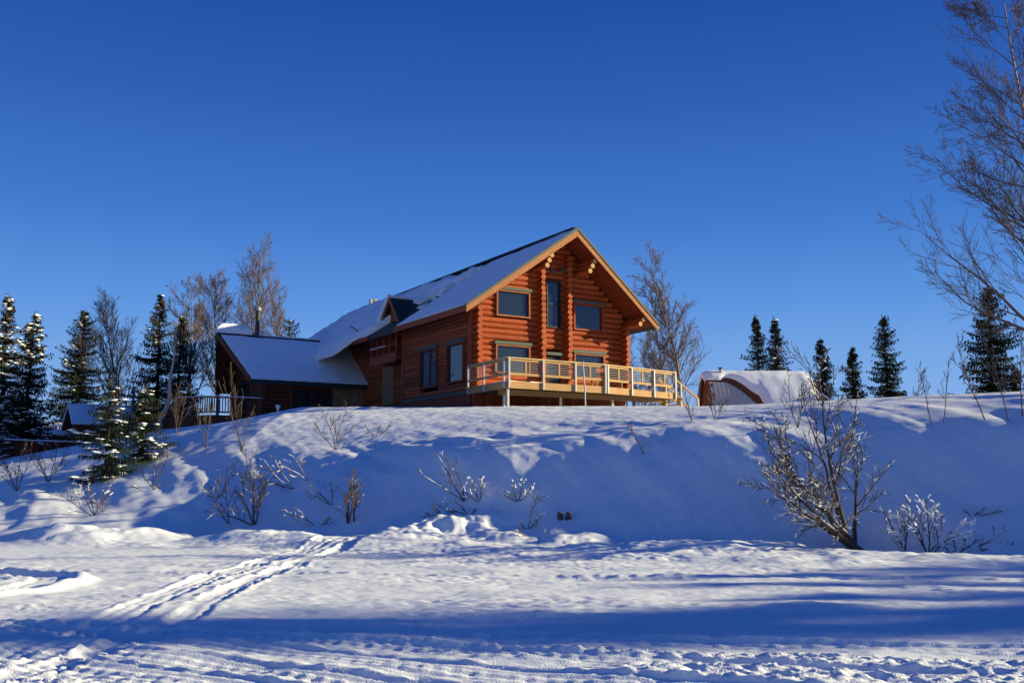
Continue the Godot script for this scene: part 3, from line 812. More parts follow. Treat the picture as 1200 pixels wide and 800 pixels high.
func build_cabin():
	var o := at_lodge("log_cabin", "dark brown log cabin with a broad snow-covered roof left of the lodge", "house", Vector3(-1.0, 4.9, -18.0))
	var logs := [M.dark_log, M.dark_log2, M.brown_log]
	var zf := -18.0
	var zr := -24.7
	var xl := -4.3
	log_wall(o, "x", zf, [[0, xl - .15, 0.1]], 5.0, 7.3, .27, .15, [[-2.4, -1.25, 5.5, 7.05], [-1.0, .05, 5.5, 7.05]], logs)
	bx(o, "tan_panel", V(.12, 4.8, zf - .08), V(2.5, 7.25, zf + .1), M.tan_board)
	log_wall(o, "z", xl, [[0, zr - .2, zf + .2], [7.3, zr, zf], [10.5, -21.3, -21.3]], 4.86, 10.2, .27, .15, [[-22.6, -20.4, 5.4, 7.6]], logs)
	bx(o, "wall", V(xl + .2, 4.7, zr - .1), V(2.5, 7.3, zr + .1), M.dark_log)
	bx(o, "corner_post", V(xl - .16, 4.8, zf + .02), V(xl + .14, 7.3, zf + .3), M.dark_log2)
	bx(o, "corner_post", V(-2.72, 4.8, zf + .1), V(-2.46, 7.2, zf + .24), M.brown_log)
	window(o, V(-2.3, 5.6, zf + .08), .95, 1.35, 0, {"mat": M.dark_frame, "head": false, "frame": .09})
	window(o, V(-.95, 5.6, zf + .08), .9, 1.35, 0, {"mat": M.dark_frame, "head": false, "frame": .09})
	window(o, V(xl - .1, 5.5, -22.5), 2.0, 2.0, -PI / 2, {"mat": M.dark_frame, "head": false})
	var m := MB.new()
	m.slab(V(-5.2, 7.42, -17.16), V(2.44, 7.42, -17.16), V(2.5, 10.68, -21.3), V(-6.3, 10.68, -21.3), Vector3(0, -.26, 0))
	var rf := part(o, "roof", m.mesh(), M.roof_metal)
	m = MB.new()
	m.slab(V(2.5, 7.42, -25.46), V(-5.2, 7.42, -25.46), V(-6.3, 10.677, -21.305), V(2.5, 10.677, -21.305), Vector3(0, -.26, 0))
	var rb := part(o, "roof", m.mesh(), M.dark_log2)
	beam(o, "bargeboard", V(-5.24, 7.25, -17.14), V(-6.34, 10.5, -21.29), .3, .05, M.brown_log)
	beam(o, "bargeboard", V(-5.24, 7.25, -25.48), V(-6.34, 10.5, -21.31), .3, .05, M.dark_log2)
	part(rf, "snow_cover", snow_sheet(V(-5.2, 7.43, -17.16), V(2.2, 7.43, -17.16), V(2.3, 10.45, -21.0), V(-6.15, 10.45, -21.0), 26, 14, .1, .05, 61.0), M.snow)
	part(rb, "snow_cover", snow_sheet(V(2.5, 7.43, -25.4), V(-5.2, 7.43, -25.4), V(-6.2, 10.6, -21.4), V(2.4, 10.6, -21.4), 20, 8, .2, .08, 64.0), M.snow)
	part(rf, "snow_cap", snow_sheet(V(-6.35, 10.62, -20.95), V(-4.2, 10.62, -20.95), V(-4.2, 10.62, -21.7), V(-6.35, 10.62, -21.7), 14, 7, .62, .1, 66.0), M.snow)
	part(rf, "snow_cap", snow_sheet(V(-4.0, 10.62, -21.15), V(2.0, 10.62, -21.15), V(2.0, 10.62, -21.6), V(-4.0, 10.62, -21.6), 24, 4, .12, .06, 67.0), M.snow)
	logp(o, "brace", V(xl - .1, 7.3, -19.3), V(-5.7, 9.1, -20.3), .1, M.brown_log)
	logp(o, "brace", V(xl - .1, 7.3, -23.3), V(-5.7, 9.1, -22.3), .1, M.brown_log)
	logp(o, "ridge_log", V(xl - .1, 10.1, -21.3), V(-6.1, 10.1, -21.3), .15, M.brown_log)
	m = MB.new()
	m.tube(PackedVector3Array([V(-3.85, 10.3, -21.0), V(-3.85, 12.2, -21.0)]), PackedFloat32Array([.13, .13]), 12, true)
	var ch := part(o, "chimney_pipe", m.mesh(), M.pipe_metal)
	m = MB.new()
	m.tube(PackedVector3Array([V(-3.85, 12.22, -21.0), V(-3.85, 12.38, -21.0), V(-3.85, 12.46, -21.0)]), PackedFloat32Array([.19, .19, .04]), 12, true)
	part(ch, "chimney_cap", m.mesh(), M.grey_metal)
	# its porch with railing
	var k := at_lodge("porch_deck", "dark brown railed porch with snowy rails at the log cabin's gable end", "deck", Vector3(-6.4, 4.6, -19.0))
	var pts := [Vector3(-4.5, 5.25, -17.3), Vector3(-7.4, 5.25, -17.3), Vector3(-8.9, 5.25, -19.2), Vector3(-9.9, 4.1, -20.6)]
	var x := -9.0
	var zp := -17.35
	while zp > -24.0:
		var xa := -8.9 if zp < -19.2 else lerpf(-7.4, -8.9, (-17.3 - zp) / 1.9)
		bx(k, "floor_board", V(xa, 5.2, zp - .14), V(-4.5, 5.24, zp), M.brown_log); zp -= .15
	for i in 3:
		var p: Vector3 = pts[i]
		var q: Vector3 = pts[i + 1]
		beam(k, "top_rail", p + Vector3(0, 1.02, 0) - org, q + Vector3(0, 1.02, 0) - org, .07, .16, M.brown_log)
		beam(k, "lower_rail", p + Vector3(0, .16, 0) - org, q + Vector3(0, .16, 0) - org, .09, .07, M.brown_log)
		beam(k, "skirt", p + Vector3(0, -.45, 0) - org, q + Vector3(0, -.45, 0) - org, .8, .05, M.dark_log2)
		var n := int(p.distance_to(q) / .16)
		for j in n:
			var c := p.lerp(q, (j + .5) / n)
			var big := j % 8 == 0
			var w := .055 if big else .025
			bx(k, "post" if big else "baluster", c + Vector3(-w, .2, -w) - org, c + Vector3(w, .98, w) - org, M.dark_log2 if not big else M.brown_log)
		var up := Vector3(0, 1.058, 0)
		var sd := (q - p).normalized().cross(Vector3.UP) * .075
		part(k, "rail_snow", snow_sheet(p + up - sd - org, q + up - sd - org, q + up + sd - org, p + up + sd - org, 12, 3, .06, .02, 70.0 + i), M.snow_plain)

func build_small_cabin():
	var o := thing("small_cabin", "small dark log cabin with a snowy roof among the spruces at far left", "house", Vector3(-30.2, 2.3, -69.0), TURN)
	org = Vector3.ZERO
	var logs := [M.dark_log, M.dark_log2, M.brown_log]
	log_wall(o, "x", 0.0, [[0, 0.0, 7.5]], .1, 2.75, .26, .145, [[.9, 2.6, .6, 2.3], [4.0, 5.2, .8, 2.1]], logs)
	log_wall(o, "z", 0.0, [[0, -4.4, .1], [2.8, -4.4, .1], [4.25, -2.2, -2.2]], .1, 4.2, .26, .145, [], logs)
	bx(o, "wall", V(.2, 0, -4.5), V(7.4, 2.8, -4.3), M.dark_log)
	bx(o, "wall", V(7.42, 0, -4.3), V(7.6, 2.8, -.1), M.dark_log)
	bx(o, "recess_wall", V(.8, .3, -.9), V(2.7, 2.5, -.8), M.dark_log)
	logp(o, "post", V(1.75, 0, .25), V(1.75, 2.7, .25), .11, M.brown_red)
	logp(o, "header_log", V(-.4, 2.72, .25), V(7.6, 2.72, .25), .14, M.brown_red)
	window(o, V(4.1, .9, .08), 1.0, 1.1, 0, {"mat": M.dark_frame, "head": false})
	var m := MB.new()
	m.slab(V(-.7, 2.98, .7), V(8.2, 2.98, .7), V(8.2, 4.5, -2.2), V(-.7, 4.5, -2.2), Vector3(0, -.18, 0))
	var rf := part(o, "roof", m.mesh(), M.dark_log2)
	m = MB.new()
	m.slab(V(8.2, 2.98, -5.1), V(-.7, 2.98, -5.1), V(-.7, 4.497, -2.205), V(8.2, 4.497, -2.205), Vector3(0, -.18, 0))
	var rb := part(o, "roof", m.mesh(), M.dark_log2)
	part(rf, "snow_cover", snow_sheet(V(-.75, 2.99, .75), V(8.2, 2.99, .75), V(8.2, 4.5, -2.2), V(-.75, 4.5, -2.2), 24, 10, .26, .1, 81.0), M.snow)
	part(rb, "snow_cover", snow_sheet(V(8.2, 2.99, -5.1), V(-.75, 2.99, -5.1), V(-.75, 4.5, -2.25), V(8.2, 4.5, -2.25), 20, 8, .26, .1, 82.0), M.snow)
	m = MB.new()
	m.tube(PackedVector3Array([V(3.6, 3.7, -1.6), V(3.6, 5.9, -1.6)]), PackedFloat32Array([.11, .11]), 10, true)
	var ch := part(o, "chimney_pipe", m.mesh(), M.grey_metal)
	m = MB.new()
	m.tube(PackedVector3Array([V(3.6, 5.91, -1.6), V(3.6, 6.0, -1.6)]), PackedFloat32Array([.17, .15]), 10, true)
	part(ch, "chimney_cap", m.mesh(), M.pipe_metal)
	# outhouse-like lean-to roof just behind it
	var k := thing("storage_shed", "low dark shed with a snowy roof behind the small cabin at far left", "shed", Vector3(-34.5, 2.3, -72.0), TURN)
	for i in 12: bx(k, "wall_board", Vector3(.3 * i, 0, 0), Vector3(.3 * i + .29, 2.3, .06), wood_tone(logs))
	for i in 10: bx(k, "wall_board", Vector3(-.06, 0, -.3 * i), Vector3(0, 2.3, -.3 * i - .29), wood_tone(logs))
	m = MB.new()
	m.slab(Vector3(-.4, 2.35, .4), Vector3(4.0, 2.35, .4), Vector3(4.0, 3.4, -3.3), Vector3(-.4, 3.4, -3.3), Vector3(0, -.12, 0))
	var kr := part(k, "roof", m.mesh(), M.dark_log2)
	part(kr, "snow_cover", snow_sheet(Vector3(-.4, 2.36, .4), Vector3(4.0, 2.36, .4), Vector3(4.0, 3.41, -3.3), Vector3(-.4, 3.41, -3.3), 12, 8, .24, .08, 84.0), M.snow)
	# board fence and its tall end box
	var a := Vector3(-27.0, 0, -51.0)
	var b := Vector3(-23.4, 0, -57.0)
	var f := thing("board_fence", "reddish brown board fence with snow on its cap at far left", "fence", Vector3(a.x, 1.6, a.z))
	var n := 26
	for i in n:
		var p := a.lerp(b, (i + .5) / n) - a
		var g := ground(a.x + p.x, -(a.z + p.z)) - 1.6
		var ba := along(a, b)
		part(f, "fence_board", unit_box, wood_tone([M.skirt, M.brown_red, M.brown_log]), Transform3D(ba * Basis.from_scale(Vector3(a.distance_to(b) / n - .015, 2.05, .035)), p + Vector3(0, .9, 0)))
	beam(f, "cap_rail", Vector3(0, 1.95, 0), b - a + Vector3(0, 1.95, 0), .05, .16, M.brown_log)
	var sd := (b - a).normalized().cross(Vector3.UP) * .08
	part(f, "cap_snow", snow_sheet(Vector3(0, 1.977, 0) - sd, b - a + Vector3(0, 1.977, 0) - sd, b - a + Vector3(0, 1.977, 0) + sd, Vector3(0, 1.977, 0) + sd, 24, 3, .09, .03, 86.0), M.snow_plain)
	var t := thing("wooden_cupboard", "tall reddish brown board box standing behind the far left fence", "box", Vector3(-26.9, 2.2, -55.0))
	for i in 4: bx(t, "board", Vector3(-.44 + .22 * i, -.4, .4), Vector3(-.23 + .22 * i, 2.35, .44), wood_tone([M.skirt, M.brown_red]))
	for i in 4: bx(t, "board", Vector3(.4, -.4, -.42 + .2 * i), Vector3(.44, 2.35, -.23 + .2 * i), wood_tone([M.skirt, M.brown_red]))
	for i in 4: bx(t, "board", Vector3(-.44, -.4, -.42 + .2 * i), Vector3(-.4, 2.35, -.23 + .2 * i), wood_tone([M.skirt, M.brown_red]))
	bx(t, "lid", Vector3(-.5, 2.355, -.5), Vector3(.5, 2.4, .5), M.brown_log)

func arc(s: float) -> Vector2:      # s -1 front foot .. 0 ridge .. 1 rear foot: (z, y)
	var t := absf(s)
	return Vector2(-signf(s) * 2.0 * pow(t, .92), 3.45 * (1.0 - .5 * pow(t, 1.35) - .5 * pow(t, 3.4)))
func build_shed():
	var o := thing("arched_shed", "brown arch-roofed shed half buried in thick snow right of the lodge", "shed", Vector3(12.55, 4.85, -63.6), .05)
	var hw := 2.0
	var L := 6.7
	var n := 18
	# end wall of vertical boards
	for i in 10:
		var z0 := hw - .4 * i
		var z1 := z0 - .385
		var zc := (z0 + z1) * .5
		var best := 0.0
		for k in 201:
			var q: Vector2 = arc(-1.0 + k * .01)
			if absf(q.x - zc) < .12: best = maxf(best, q.y)
		bx(o, "end_board", Vector3(.12 + .01 * (i % 2), -.3, z1), Vector3(.2, maxf(best - .1, .2), z0), wood_tone([M.side_c, M.dark_log2]))
	bx(o, "end_wall", Vector3(L - .2, -.3, -1.5), Vector3(L - .1, 2.4, 1.5), M.dark_log2)
	# shell
	var m := MB.new()
	for k in n * 2:
		var a: Vector2 = arc(-1.0 + float(k) / n)
		var b: Vector2 = arc(-1.0 + float(k + 1) / n)
		m.slab(Vector3(0, a.y, a.x), Vector3(L, a.y, a.x), Vector3(L, b.y, b.x), Vector3(0, b.y, b.x), Vector3(0, -.1, 0) if absf(a.x) < 1.5 else Vector3(0, -.02, -.08 * signf(a.x)))
	var roof := part(o, "roof_shell", m.mesh(), M.rust_roof)
	# ribbed sheets on the lower front, white with thin snow
	for i in 11:
		var x0 := .06 + .27 * i
		var ta := -.42 if i < 4 else lerpf(-.42, -.84, (i - 4) / 7.0)
		var tb := -.42 if i < 3 else lerpf(-.42, -.84, (i - 3) / 7.0)
		var s := MB.new()
		for k in 6:
			var a := arc(lerpf(-.99, ta, k / 6.0))
			var b := arc(lerpf(-.99, ta, (k + 1) / 6.0))
			var a2 := arc(lerpf(-.99, tb, k / 6.0))
			var b2 := arc(lerpf(-.99, tb, (k + 1) / 6.0))
			s.slab(Vector3(x0, a.y + .01, a.x + .05), Vector3(x0 + .262, a2.y + .01, a2.x + .05), Vector3(x0 + .262, b2.y + .01, b2.x + .05), Vector3(x0, b.y + .01, b.x + .05), Vector3(0, -.01, -.03))
			s.slab(Vector3(x0, a.y + .02, a.x + .09), Vector3(x0 + .05, a.y + .02, a.x + .09), Vector3(x0 + .05, b.y + .02, b.x + .09), Vector3(x0, b.y + .02, b.x + .09), Vector3(0, -.01, -.04))
		part(o, "roof_sheet", s.mesh(), M.white_sheet)
	# snow: thick over the ridge; its lower edge is high on the left, slid down on the right
	var sn := MB.new()
	var NU := 34
	var NV := 26
	var P := []
	for i in NU + 1:
		var row := []
		var x := -.18 + (L + .3) * i / NU
		var low := -.36
		if x > 1.0: low = lerpf(-.27, -.68, smoothstep(1.2, 3.2, x))
		low = lerpf(low, -.36, 1.0 - smoothstep(.7, 1.2, x))
		low = lerpf(low, -1.0, smoothstep(3.1, 3.7, x))
		for j in NV + 1:
			var s := lerpf(low, 1.0, float(j) / NV)
			var q: Vector2 = arc(s)
			var q2: Vector2 = arc(s + .01)
			var nrm := Vector2(-(q2.y - q.y), q2.x - q.x).normalized()
			if nrm.y < 0: nrm = -nrm
			if absf(s) < .02: nrm = Vector2(0, 1)
			var e := clampf(float(j) / 1.5, 0, 1) * clampf(float(minf(i, NU - i)) / 1.5, 0.25, 1)
			var th := (.05 + .2 * e) + .05 * nz.get_noise_2d(x * 12.0, s * 30.0)
			if x > 3.4: th += .25 * smoothstep(-.4, -1.0, s)
			row.append(Vector3(x, q.y + nrm.y * th, q.x + nrm.x * th))
		P.append(row)
	var N := []
	for i in NU + 1:
		var r := []
		for j in NV + 1:
			var du: Vector3 = P[mini(i + 1, NU)][j] - P[maxi(i - 1, 0)][j]
			var dv: Vector3 = P[i][mini(j + 1, NV)] - P[i][maxi(j - 1, 0)]
			r.append(du.cross(dv).normalized())
		N.append(r)
	for i in NU:
		for j in NV:
			sn.stri(P[i][j], P[i + 1][j], P[i + 1][j + 1], N[i][j], N[i + 1][j], N[i + 1][j + 1])
			sn.stri(P[i][j], P[i + 1][j + 1], P[i][j + 1], N[i][j], N[i + 1][j + 1], N[i][j + 1])
	for i in NU:      # underside of the lower lip
		var a: Vector3 = P[i][0]
		var b: Vector3 = P[i + 1][0]
		sn.quad(a - Vector3(0, .02, .25), b - Vector3(0, .02, .25), b, a)
	for j in NV:
		for i in [0, NU]:
			var a: Vector3 = P[i][j]
			var b: Vector3 = P[i][j + 1]
			sn.quad(a, b, Vector3(b.x, b.y * .9, b.z * .9), Vector3(a.x, a.y * .9, a.z * .9))
	var so := part(o, "snow_cover", sn.mesh(), M.snow)
	var p2 := MB.new()
	p2.tube(PackedVector3Array([Vector3(.95, 2.9, .45), Vector3(.95, 3.75, .45)]), PackedFloat32Array([.1, .1]), 10, true)
	var ch := part(o, "chimney_pipe", p2.mesh(), M.grey_metal)
	p2 = MB.new()
	p2.tube(PackedVector3Array([Vector3(.95, 3.76, .45), Vector3(.95, 3.85, .45)]), PackedFloat32Array([.16, .14]), 10, true)
	part(ch, "chimney_cap", p2.mesh(), M.pipe_metal)
	# small gabled porch low at the right end
	p2 = MB.new()
	p2.slab(Vector3(6.0, 1.35, 2.2), Vector3(6.0, 1.35, 3.0), Vector3(6.6, 1.85, 3.0), Vector3(6.6, 1.85, 2.2), Vector3(0, -.08, 0))
	p2.slab(Vector3(6.6, 1.85, 2.2), Vector3(6.6, 1.85, 3.0), Vector3(7.2, 1.35, 3.0), Vector3(7.2, 1.35, 2.2), Vector3(0, -.08, 0))
	part(o, "porch_roof", p2.mesh(), M.rust_roof)
	p2 = MB.new()
	p2.prism([Vector2(6.1, -.3), Vector2(7.1, -.3), Vector2(7.1, 1.33), Vector2(6.6, 1.75), Vector2(6.1, 1.33)], 1.6, 2.9)
	part(o, "porch_wall", p2.mesh(), M.side_c)
	part(o, "porch_snow", snow_sheet(Vector3(5.9, 1.36, 3.0), Vector3(6.6, 1.9, 3.0), Vector3(6.6, 1.9, 1.6), Vector3(5.9, 1.36, 1.6), 6, 6, .2, .05, 91.0), M.snow)
	part(o, "porch_snow", snow_sheet(Vector3(6.6, 1.9, 3.0), Vector3(7.4, 1.3, 3.0), Vector3(7.4, 1.3, 1.6), Vector3(6.6, 1.9, 1.6), 6, 6, .2, .05, 92.0), M.snow)
# ---------------------------------------------------------------- the scene
func _ready():
	rng.seed = 4711
	nz.seed = 5; nz.frequency = 0.06; nz.fractal_octaves = 3
	nf.seed = 9; nf.frequency = 0.8; nf.fractal_octaves = 4
	ncell.seed = 3; ncell.noise_type = FastNoiseLite.TYPE_CELLULAR; ncell.frequency = 0.9; ncell.cellular_return_type = FastNoiseLite.RETURN_DISTANCE
	# camera
	var cam := Camera3D.new()
	cam.name = "camera"; add_child(cam)
	cam.position = Vector3(0, 1.6, 0); cam.rotation.x = 0.1383
	cam.fov = 38.36; cam.far = 2000.0; cam.near = 0.1; cam.current = true
	# sky, exposure
	const EXPOSURE := 1.95
	var tab := [[-90, .30, .42, .70], [-2, .34, .52, .86], [0, .31, .505, .85], [6.4, .188, .392, .791], [9.9, .109, .301, .745], [14.6, .0545, .195, .61], [21.1, .0284, .117, .456], [27.1, .0144, .080, .376], [45, .010, .060, .31], [90, .008, .05, .27]]
	var im := Image.create(8, 720, false, Image.FORMAT_RGBF)
	for y in 720:
		var el_ := 90.0 - (y + .5) / 4.0
		for k in tab.size() - 1:
			if el_ >= tab[k][0] and el_ <= tab[k + 1][0]:
				var f: float = (el_ - tab[k][0]) / (tab[k + 1][0] - tab[k][0])
				var c := Color(lerpf(tab[k][1], tab[k + 1][1], f), lerpf(tab[k][2], tab[k + 1][2], f), lerpf(tab[k][3], tab[k + 1][3], f)) * (1.0 / EXPOSURE)
				for x in 8: im.set_pixel(x, y, c)
	var sm := PanoramaSkyMaterial.new()
	sm.panorama = ImageTexture.create_from_image(im)
	var sky := Sky.new()
	sky.sky_material = sm
	var env := Environment.new()
	env.background_mode = Environment.BG_SKY; env.sky = sky
	env.tonemap_mode = Environment.TONE_MAPPER_LINEAR; env.tonemap_exposure = EXPOSURE
	env.ambient_light_source = Environment.AMBIENT_SOURCE_SKY
	env.sdfgi_enabled = true; env.ssao_enabled = true; env.ssil_enabled = true
	var we := WorldEnvironment.new()
	we.name = "environment"; we.environment = env; add_child(we)
	# low winter sun from the right, a little behind the bank
	var sun := DirectionalLight3D.new()
	sun.name = "sun"; add_child(sun)
	var el := deg_to_rad(14.3)
	var az := deg_to_rad(5.0)
	sun.look_at_from_position(Vector3(cos(el) * cos(az), sin(el), -cos(el) * sin(az)) * 50.0, Vector3.ZERO)
	sun.light_energy = 1.6; sun.light_color = Color(1.0, .95, .77); sun.light_angular_distance = 0.53; sun.shadow_enabled = true

	# materials
	var grain := noise_tex(21, 0.03, .62, 1.0)
	var fine := noise_tex(22, 0.05, .78, 1.0)
	var gb := bump_tex(23, 0.05, 3.0)
	var sb := bump_tex(24, 0.045, 5.0, 512)
	var snow := mat("snow", lin(.84, .86, .89), .75, noise_tex(25, .02, .94, 1.0), Vector3.ONE * 0.35, sb, .8)
	snow.uv1_world_triplanar = true; snow.uv1_scale = Vector3.ONE * 1.6
	mat("snow_plain", lin(.84, .86, .89), .8)
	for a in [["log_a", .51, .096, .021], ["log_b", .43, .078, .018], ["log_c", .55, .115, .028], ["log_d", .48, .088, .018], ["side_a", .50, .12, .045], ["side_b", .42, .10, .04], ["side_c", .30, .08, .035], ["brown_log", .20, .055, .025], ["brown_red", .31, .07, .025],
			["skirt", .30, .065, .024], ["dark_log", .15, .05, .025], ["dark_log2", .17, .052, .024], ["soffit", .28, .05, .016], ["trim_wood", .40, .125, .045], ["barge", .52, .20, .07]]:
		mat(a[0], lin(a[1], a[2], a[3]), .62, grain, Vector3(.35, 2.6, 2.6))
	mat("cut_wood", lin(.62, .36, .15), .8, fine, Vector3.ONE * 2.0)
	mat("deck_wood", lin(.60, .35, .155), .75, grain, Vector3(.3, 2.2, 2.2))
	mat("deck_pale", lin(.70, .47, .24), .75, fine, Vector3(.3, 2.2, 2.2))
	mat("joist", lin(.30, .19, .10), .85, grain, Vector3(.3, 2.2, 2.2))
	mat("tan_board", lin(.30, .20, .11), .9, fine, Vector3(.4, .4, .4))
	mat("green_trim", lin(.10, .115, .095), .55, fine, Vector3.ONE)
	mat("roof_metal", lin(.030, .042, .040), .5, fine, Vector3.ONE)
	mat("rust_roof", lin(.26, .085, .035), .8, grain, Vector3.ONE * .8)
	mat("white_sheet", lin(.62, .62, .60), .5, fine, Vector3.ONE)
	mat("dark_frame", lin(.035, .025, .02), .6)
	mat("post_metal", lin(.42, .42, .42), .5)
	mat("rod_metal", lin(.26, .26, .26), .75)
	mat("grey_metal", lin(.30, .30, .31), .5)
	mat("pipe_metal", lin(.07, .06, .055), .6)
	for g in [["glass", .02, .03, .045, .62], ["glass_dark", .015, .02, .03, .85]]:
		var m := mat(g[0], Color(lin(g[1], g[2], g[3]), g[4]), .04)
		m.transparency = BaseMaterial3D.TRANSPARENCY_ALPHA; m.metallic_specular = .7
	mat("spruce_bark", lin(.10, .065, .045), .9, grain, Vector3(4, 1, 4))
	var nd := mat("needles", Color(1, 1, 1), .85)
	nd.vertex_color_use_as_albedo = true
	mat("birch_bark", lin(.50, .43, .36), .85, noise_tex(31, .04, .45, 1.0), Vector3(3, 1.2, 3))
	mat("birch_pale", lin(.62, .50, .40), .85, noise_tex(32, .03, .6, 1.0), Vector3(3, 1.2, 3))
	mat("stake_white", lin(.75, .75, .72), .7)
	mat("birch_twig", lin(.12, .085, .075), .85)
	mat("brown_bark", lin(.13, .095, .075), .9, grain, Vector3(3, 1, 3))
	mat("shrub_bark", lin(.11, .08, .062), .9)

	# the land, then the buildings
	build_ground()
	build_lodge()
	build_deck()
	build_cabin()
	build_small_cabin()
	build_shed()
	build_trees()
	build_shrubs()

func build_trees():
	var gl := "spruces left of the lodge"
	spruce("tall narrow spruce second from the left edge, sunlit snowy top", -30.14, 58, 12.5, 2.4, 101, .34, gl, {"brown": .5, "dens": 1.5})
	spruce("snow-flecked spruce right of the tallest at the left edge", -26.76, 54, 10.85, 2.1, 102, .42, gl, {"brown": .5, "dens": 1.5})
	spruce("spruce cut by the left edge of the picture", -27.2, 50, 8.9, 1.8, 103, .45, gl, {"brown": .4, "dens": 1.5})
	spruce("broad dense dark spruce behind the small cabin", -34.6, 78, 15.0, 4.3, 104, .08, gl, {"dens": 2.2, "power": .75, "start": .02})
	spruce("tall ragged spruce behind the leaning pale birch trunk", -23.19, 64, 13.6, 2.4, 105, .06, gl, {"brown": .5, "start": .12, "dens": 1.4})
	spruce("narrow dark spruce beside the log cabin's porch", -23.25, 68, 12.9, 2.2, 106, .06, gl, {"start": .08, "dens": 1.5})
	spruce("small snow-laden spruce nearest on the left bank, the left one of two", -14.77, 35.95, 5.3, 1.35, 107, .42, gl, {"twig": .028, "clod": .95})
	spruce("small snow-laden spruce on the left bank, the right one of two", -14.08, 37.6, 5.2, 1.45, 108, .36, gl, {"twig": .028, "clod": .95, "start": .1})
	spruce("dark spruce top peeking over the cabin roof by its chimney", -18.4, 80, 14.6, 2.6, 109, .1, gl, {"power": .45})
	var gr := "spruces on the skyline right of the lodge"
	spruce("left spruce of the close pair behind the arched shed", 19.73, 78, 14.6, 2.0, 111, 0, gr, {"dens": 1.7})
	spruce("right spruce of the close pair behind the arched shed", 21.75, 80, 14.75, 2.1, 112, .03, gr, {"dens": 1.8})
	spruce("dark spruce just right of the arched shed", 22.9, 72, 11.95, 1.55, 113, 0, gr, {"dens": 1.7})
	spruce("short blunt spruce between the shed spruce and the columnar one", 25.14, 72, 11.15, 1.6, 114, 0, gr, {"dens": 1.7})
	spruce("slim columnar spruce standing alone on the right skyline", 28.43, 74, 13.85, 1.5, 115, 0, gr, {"power": .5, "dens": 1.7})
	spruce("tall gnarled black spruce under the big birch at right", 29.46, 60, 13.3, 2.4, 116, 0, gr, {"power": .55, "dens": 1.8})
	spruce("small spruce at the foot of the tall black spruce at right", 30.7, 59.5, 8.3, 1.0, 117, 0, gr)
	spruce("tiny spruce beside the slim bare sapling on the right skyline", 28.5, 74, 8.2, .7, 118, 0, gr)
	# the wood out of the frame to the right, whose shade lies across the snow
	var k := 0
	for s in [[44, 14.3, 12.5], [47, 15.2, 13.5], [50, 16.2, 13], [44, 17.2, 6.3], [46, 18.6, 6.8], [45, 20, 6.5], [47, 21.3, 6.2], [45, 27.5, 6.3], [44, 29.5, 6.5], [46, 31, 6.2], [50, 41.5, 8.5]]:
		spruce("tall spruce in the wood beyond the right edge, shading the snow", s[0], s[1], ground(s[0], s[1]) + s[2], 2.4, 130 + k, 0, "spruces beyond the right edge", {"dens": 1.1, "twig": .09}); k += 1

	var gb := "bare birches left of the lodge"
	birch("round-crowned bare birch behind the broad spruce", -29.0, 73, 14.6, 201, gb, {"kids": [34, 10, 8], "ratio": [.42, .42, .5], "angle": [.6, .6, .6], "first": .2})
	birch("tallest white-stemmed bare birch behind the log cabin", -19.7, 72, 18.6, 202, gb, {"kids": [42, 11, 8], "ratio": [.34, .45, .5]})
	birch("bare birch left of the tallest behind the cabin gable", -22.3, 74, 16.6, 203, gb, {"kids": [38, 11, 8], "ratio": [.34, .45, .5]})
	birch("bare spreading birch left of the cabin's gable peak", -22.9, 69, 14.6, 204, gb, {"kids": [32, 10, 8], "ratio": [.38, .45, .5]})
	birch("low bare birch right of the cabin chimney", -18.0, 76, 15.2, 205, gb, {"kids": [30, 10, 8], "ratio": [.34, .45, .5]})
	var lb := thing("birch_tree", "crooked pale birch trunk leaning before the ragged spruce", "tree", gp(-18.6, 52) - Vector3(0, .2, 0), 0.0, gb)
	var w := Wood.new()
	w.rg.seed = 206; w.kids = [6, 5, 4]; w.first = .4; w.thin = .006; w.lift = .2; w.ratio = [.18, .4, .4]
	var bent := PackedVector3Array([Vector3(0, 0, 0), Vector3(-.05, .8, 0), Vector3(.25, 1.4, 0), Vector3(.45, 2.0, .1), Vector3(.42, 2.8, .1)])
	w.grow(bent[4], Vector3(.03, 1, 0), 3.6, .10, 0)
	w.stem.tube(bent, PackedFloat32Array([.13, .12, .115, .11, .10]), 8)
	finish_wood(lb, w, M.birch_pale, M.birch_twig)
	birch("slender bare birch between the crooked birch and the round-crowned one", -22.3, 60, 8.9, 207, gb, {"kids": [14, 6, 5], "ratio": [.25, .45, .5]})
	birch("tall bare birch with pale trunk just right of the lodge", 11.3, 66, 16.2, 211, "bare birches right of the lodge", {"kids": [30, 10, 8], "ratio": [.34, .45, .5], "first": .2, "wob": .12, "stems": [[.1, 0, 1.0], [-.5, .2, .8]]})
	birch("low bushy bare birch behind the deck's right end", 9.0, 70, 11.8, 212, "bare birches right of the lodge", {"kids": [16, 9, 7], "ratio": [.45, .45, .5], "first": .1, "stems": [[0, 0, 1.0], [-.7, .2, .85], [.8, .1, .8], [.4, .3, .9]]})
	birch("large bare birch overhanging the right edge of the picture", 16.6, 30.5, 18.8, 213, "bare birches right of the lodge", {"levels": 4, "kids": [48, 12, 8, 4], "ratio": [.29, .45, .42, .5], "angle": [.9, .6, .6, .5], "first": .1, "thin": .004, "lift": .16, "rad": .15})
	birch("faint leafless sapling on the right skyline beside the columnar spruce", 29.3, 71, 9.4, 214, "bare saplings on the right crest", {"kids": [10, 6, 5], "thin": .008})
	birch("thin bare sapling rising from the right crest, left of a pair", 10.73, 25.1, 4.5, 215, "bare saplings on the right crest", {"kids": [6, 4, 2], "ratio": [.3, .4, .4], "angle": [.4, .5, .5], "thin": .0035, "rad": .013, "bark": M.brown_bark})
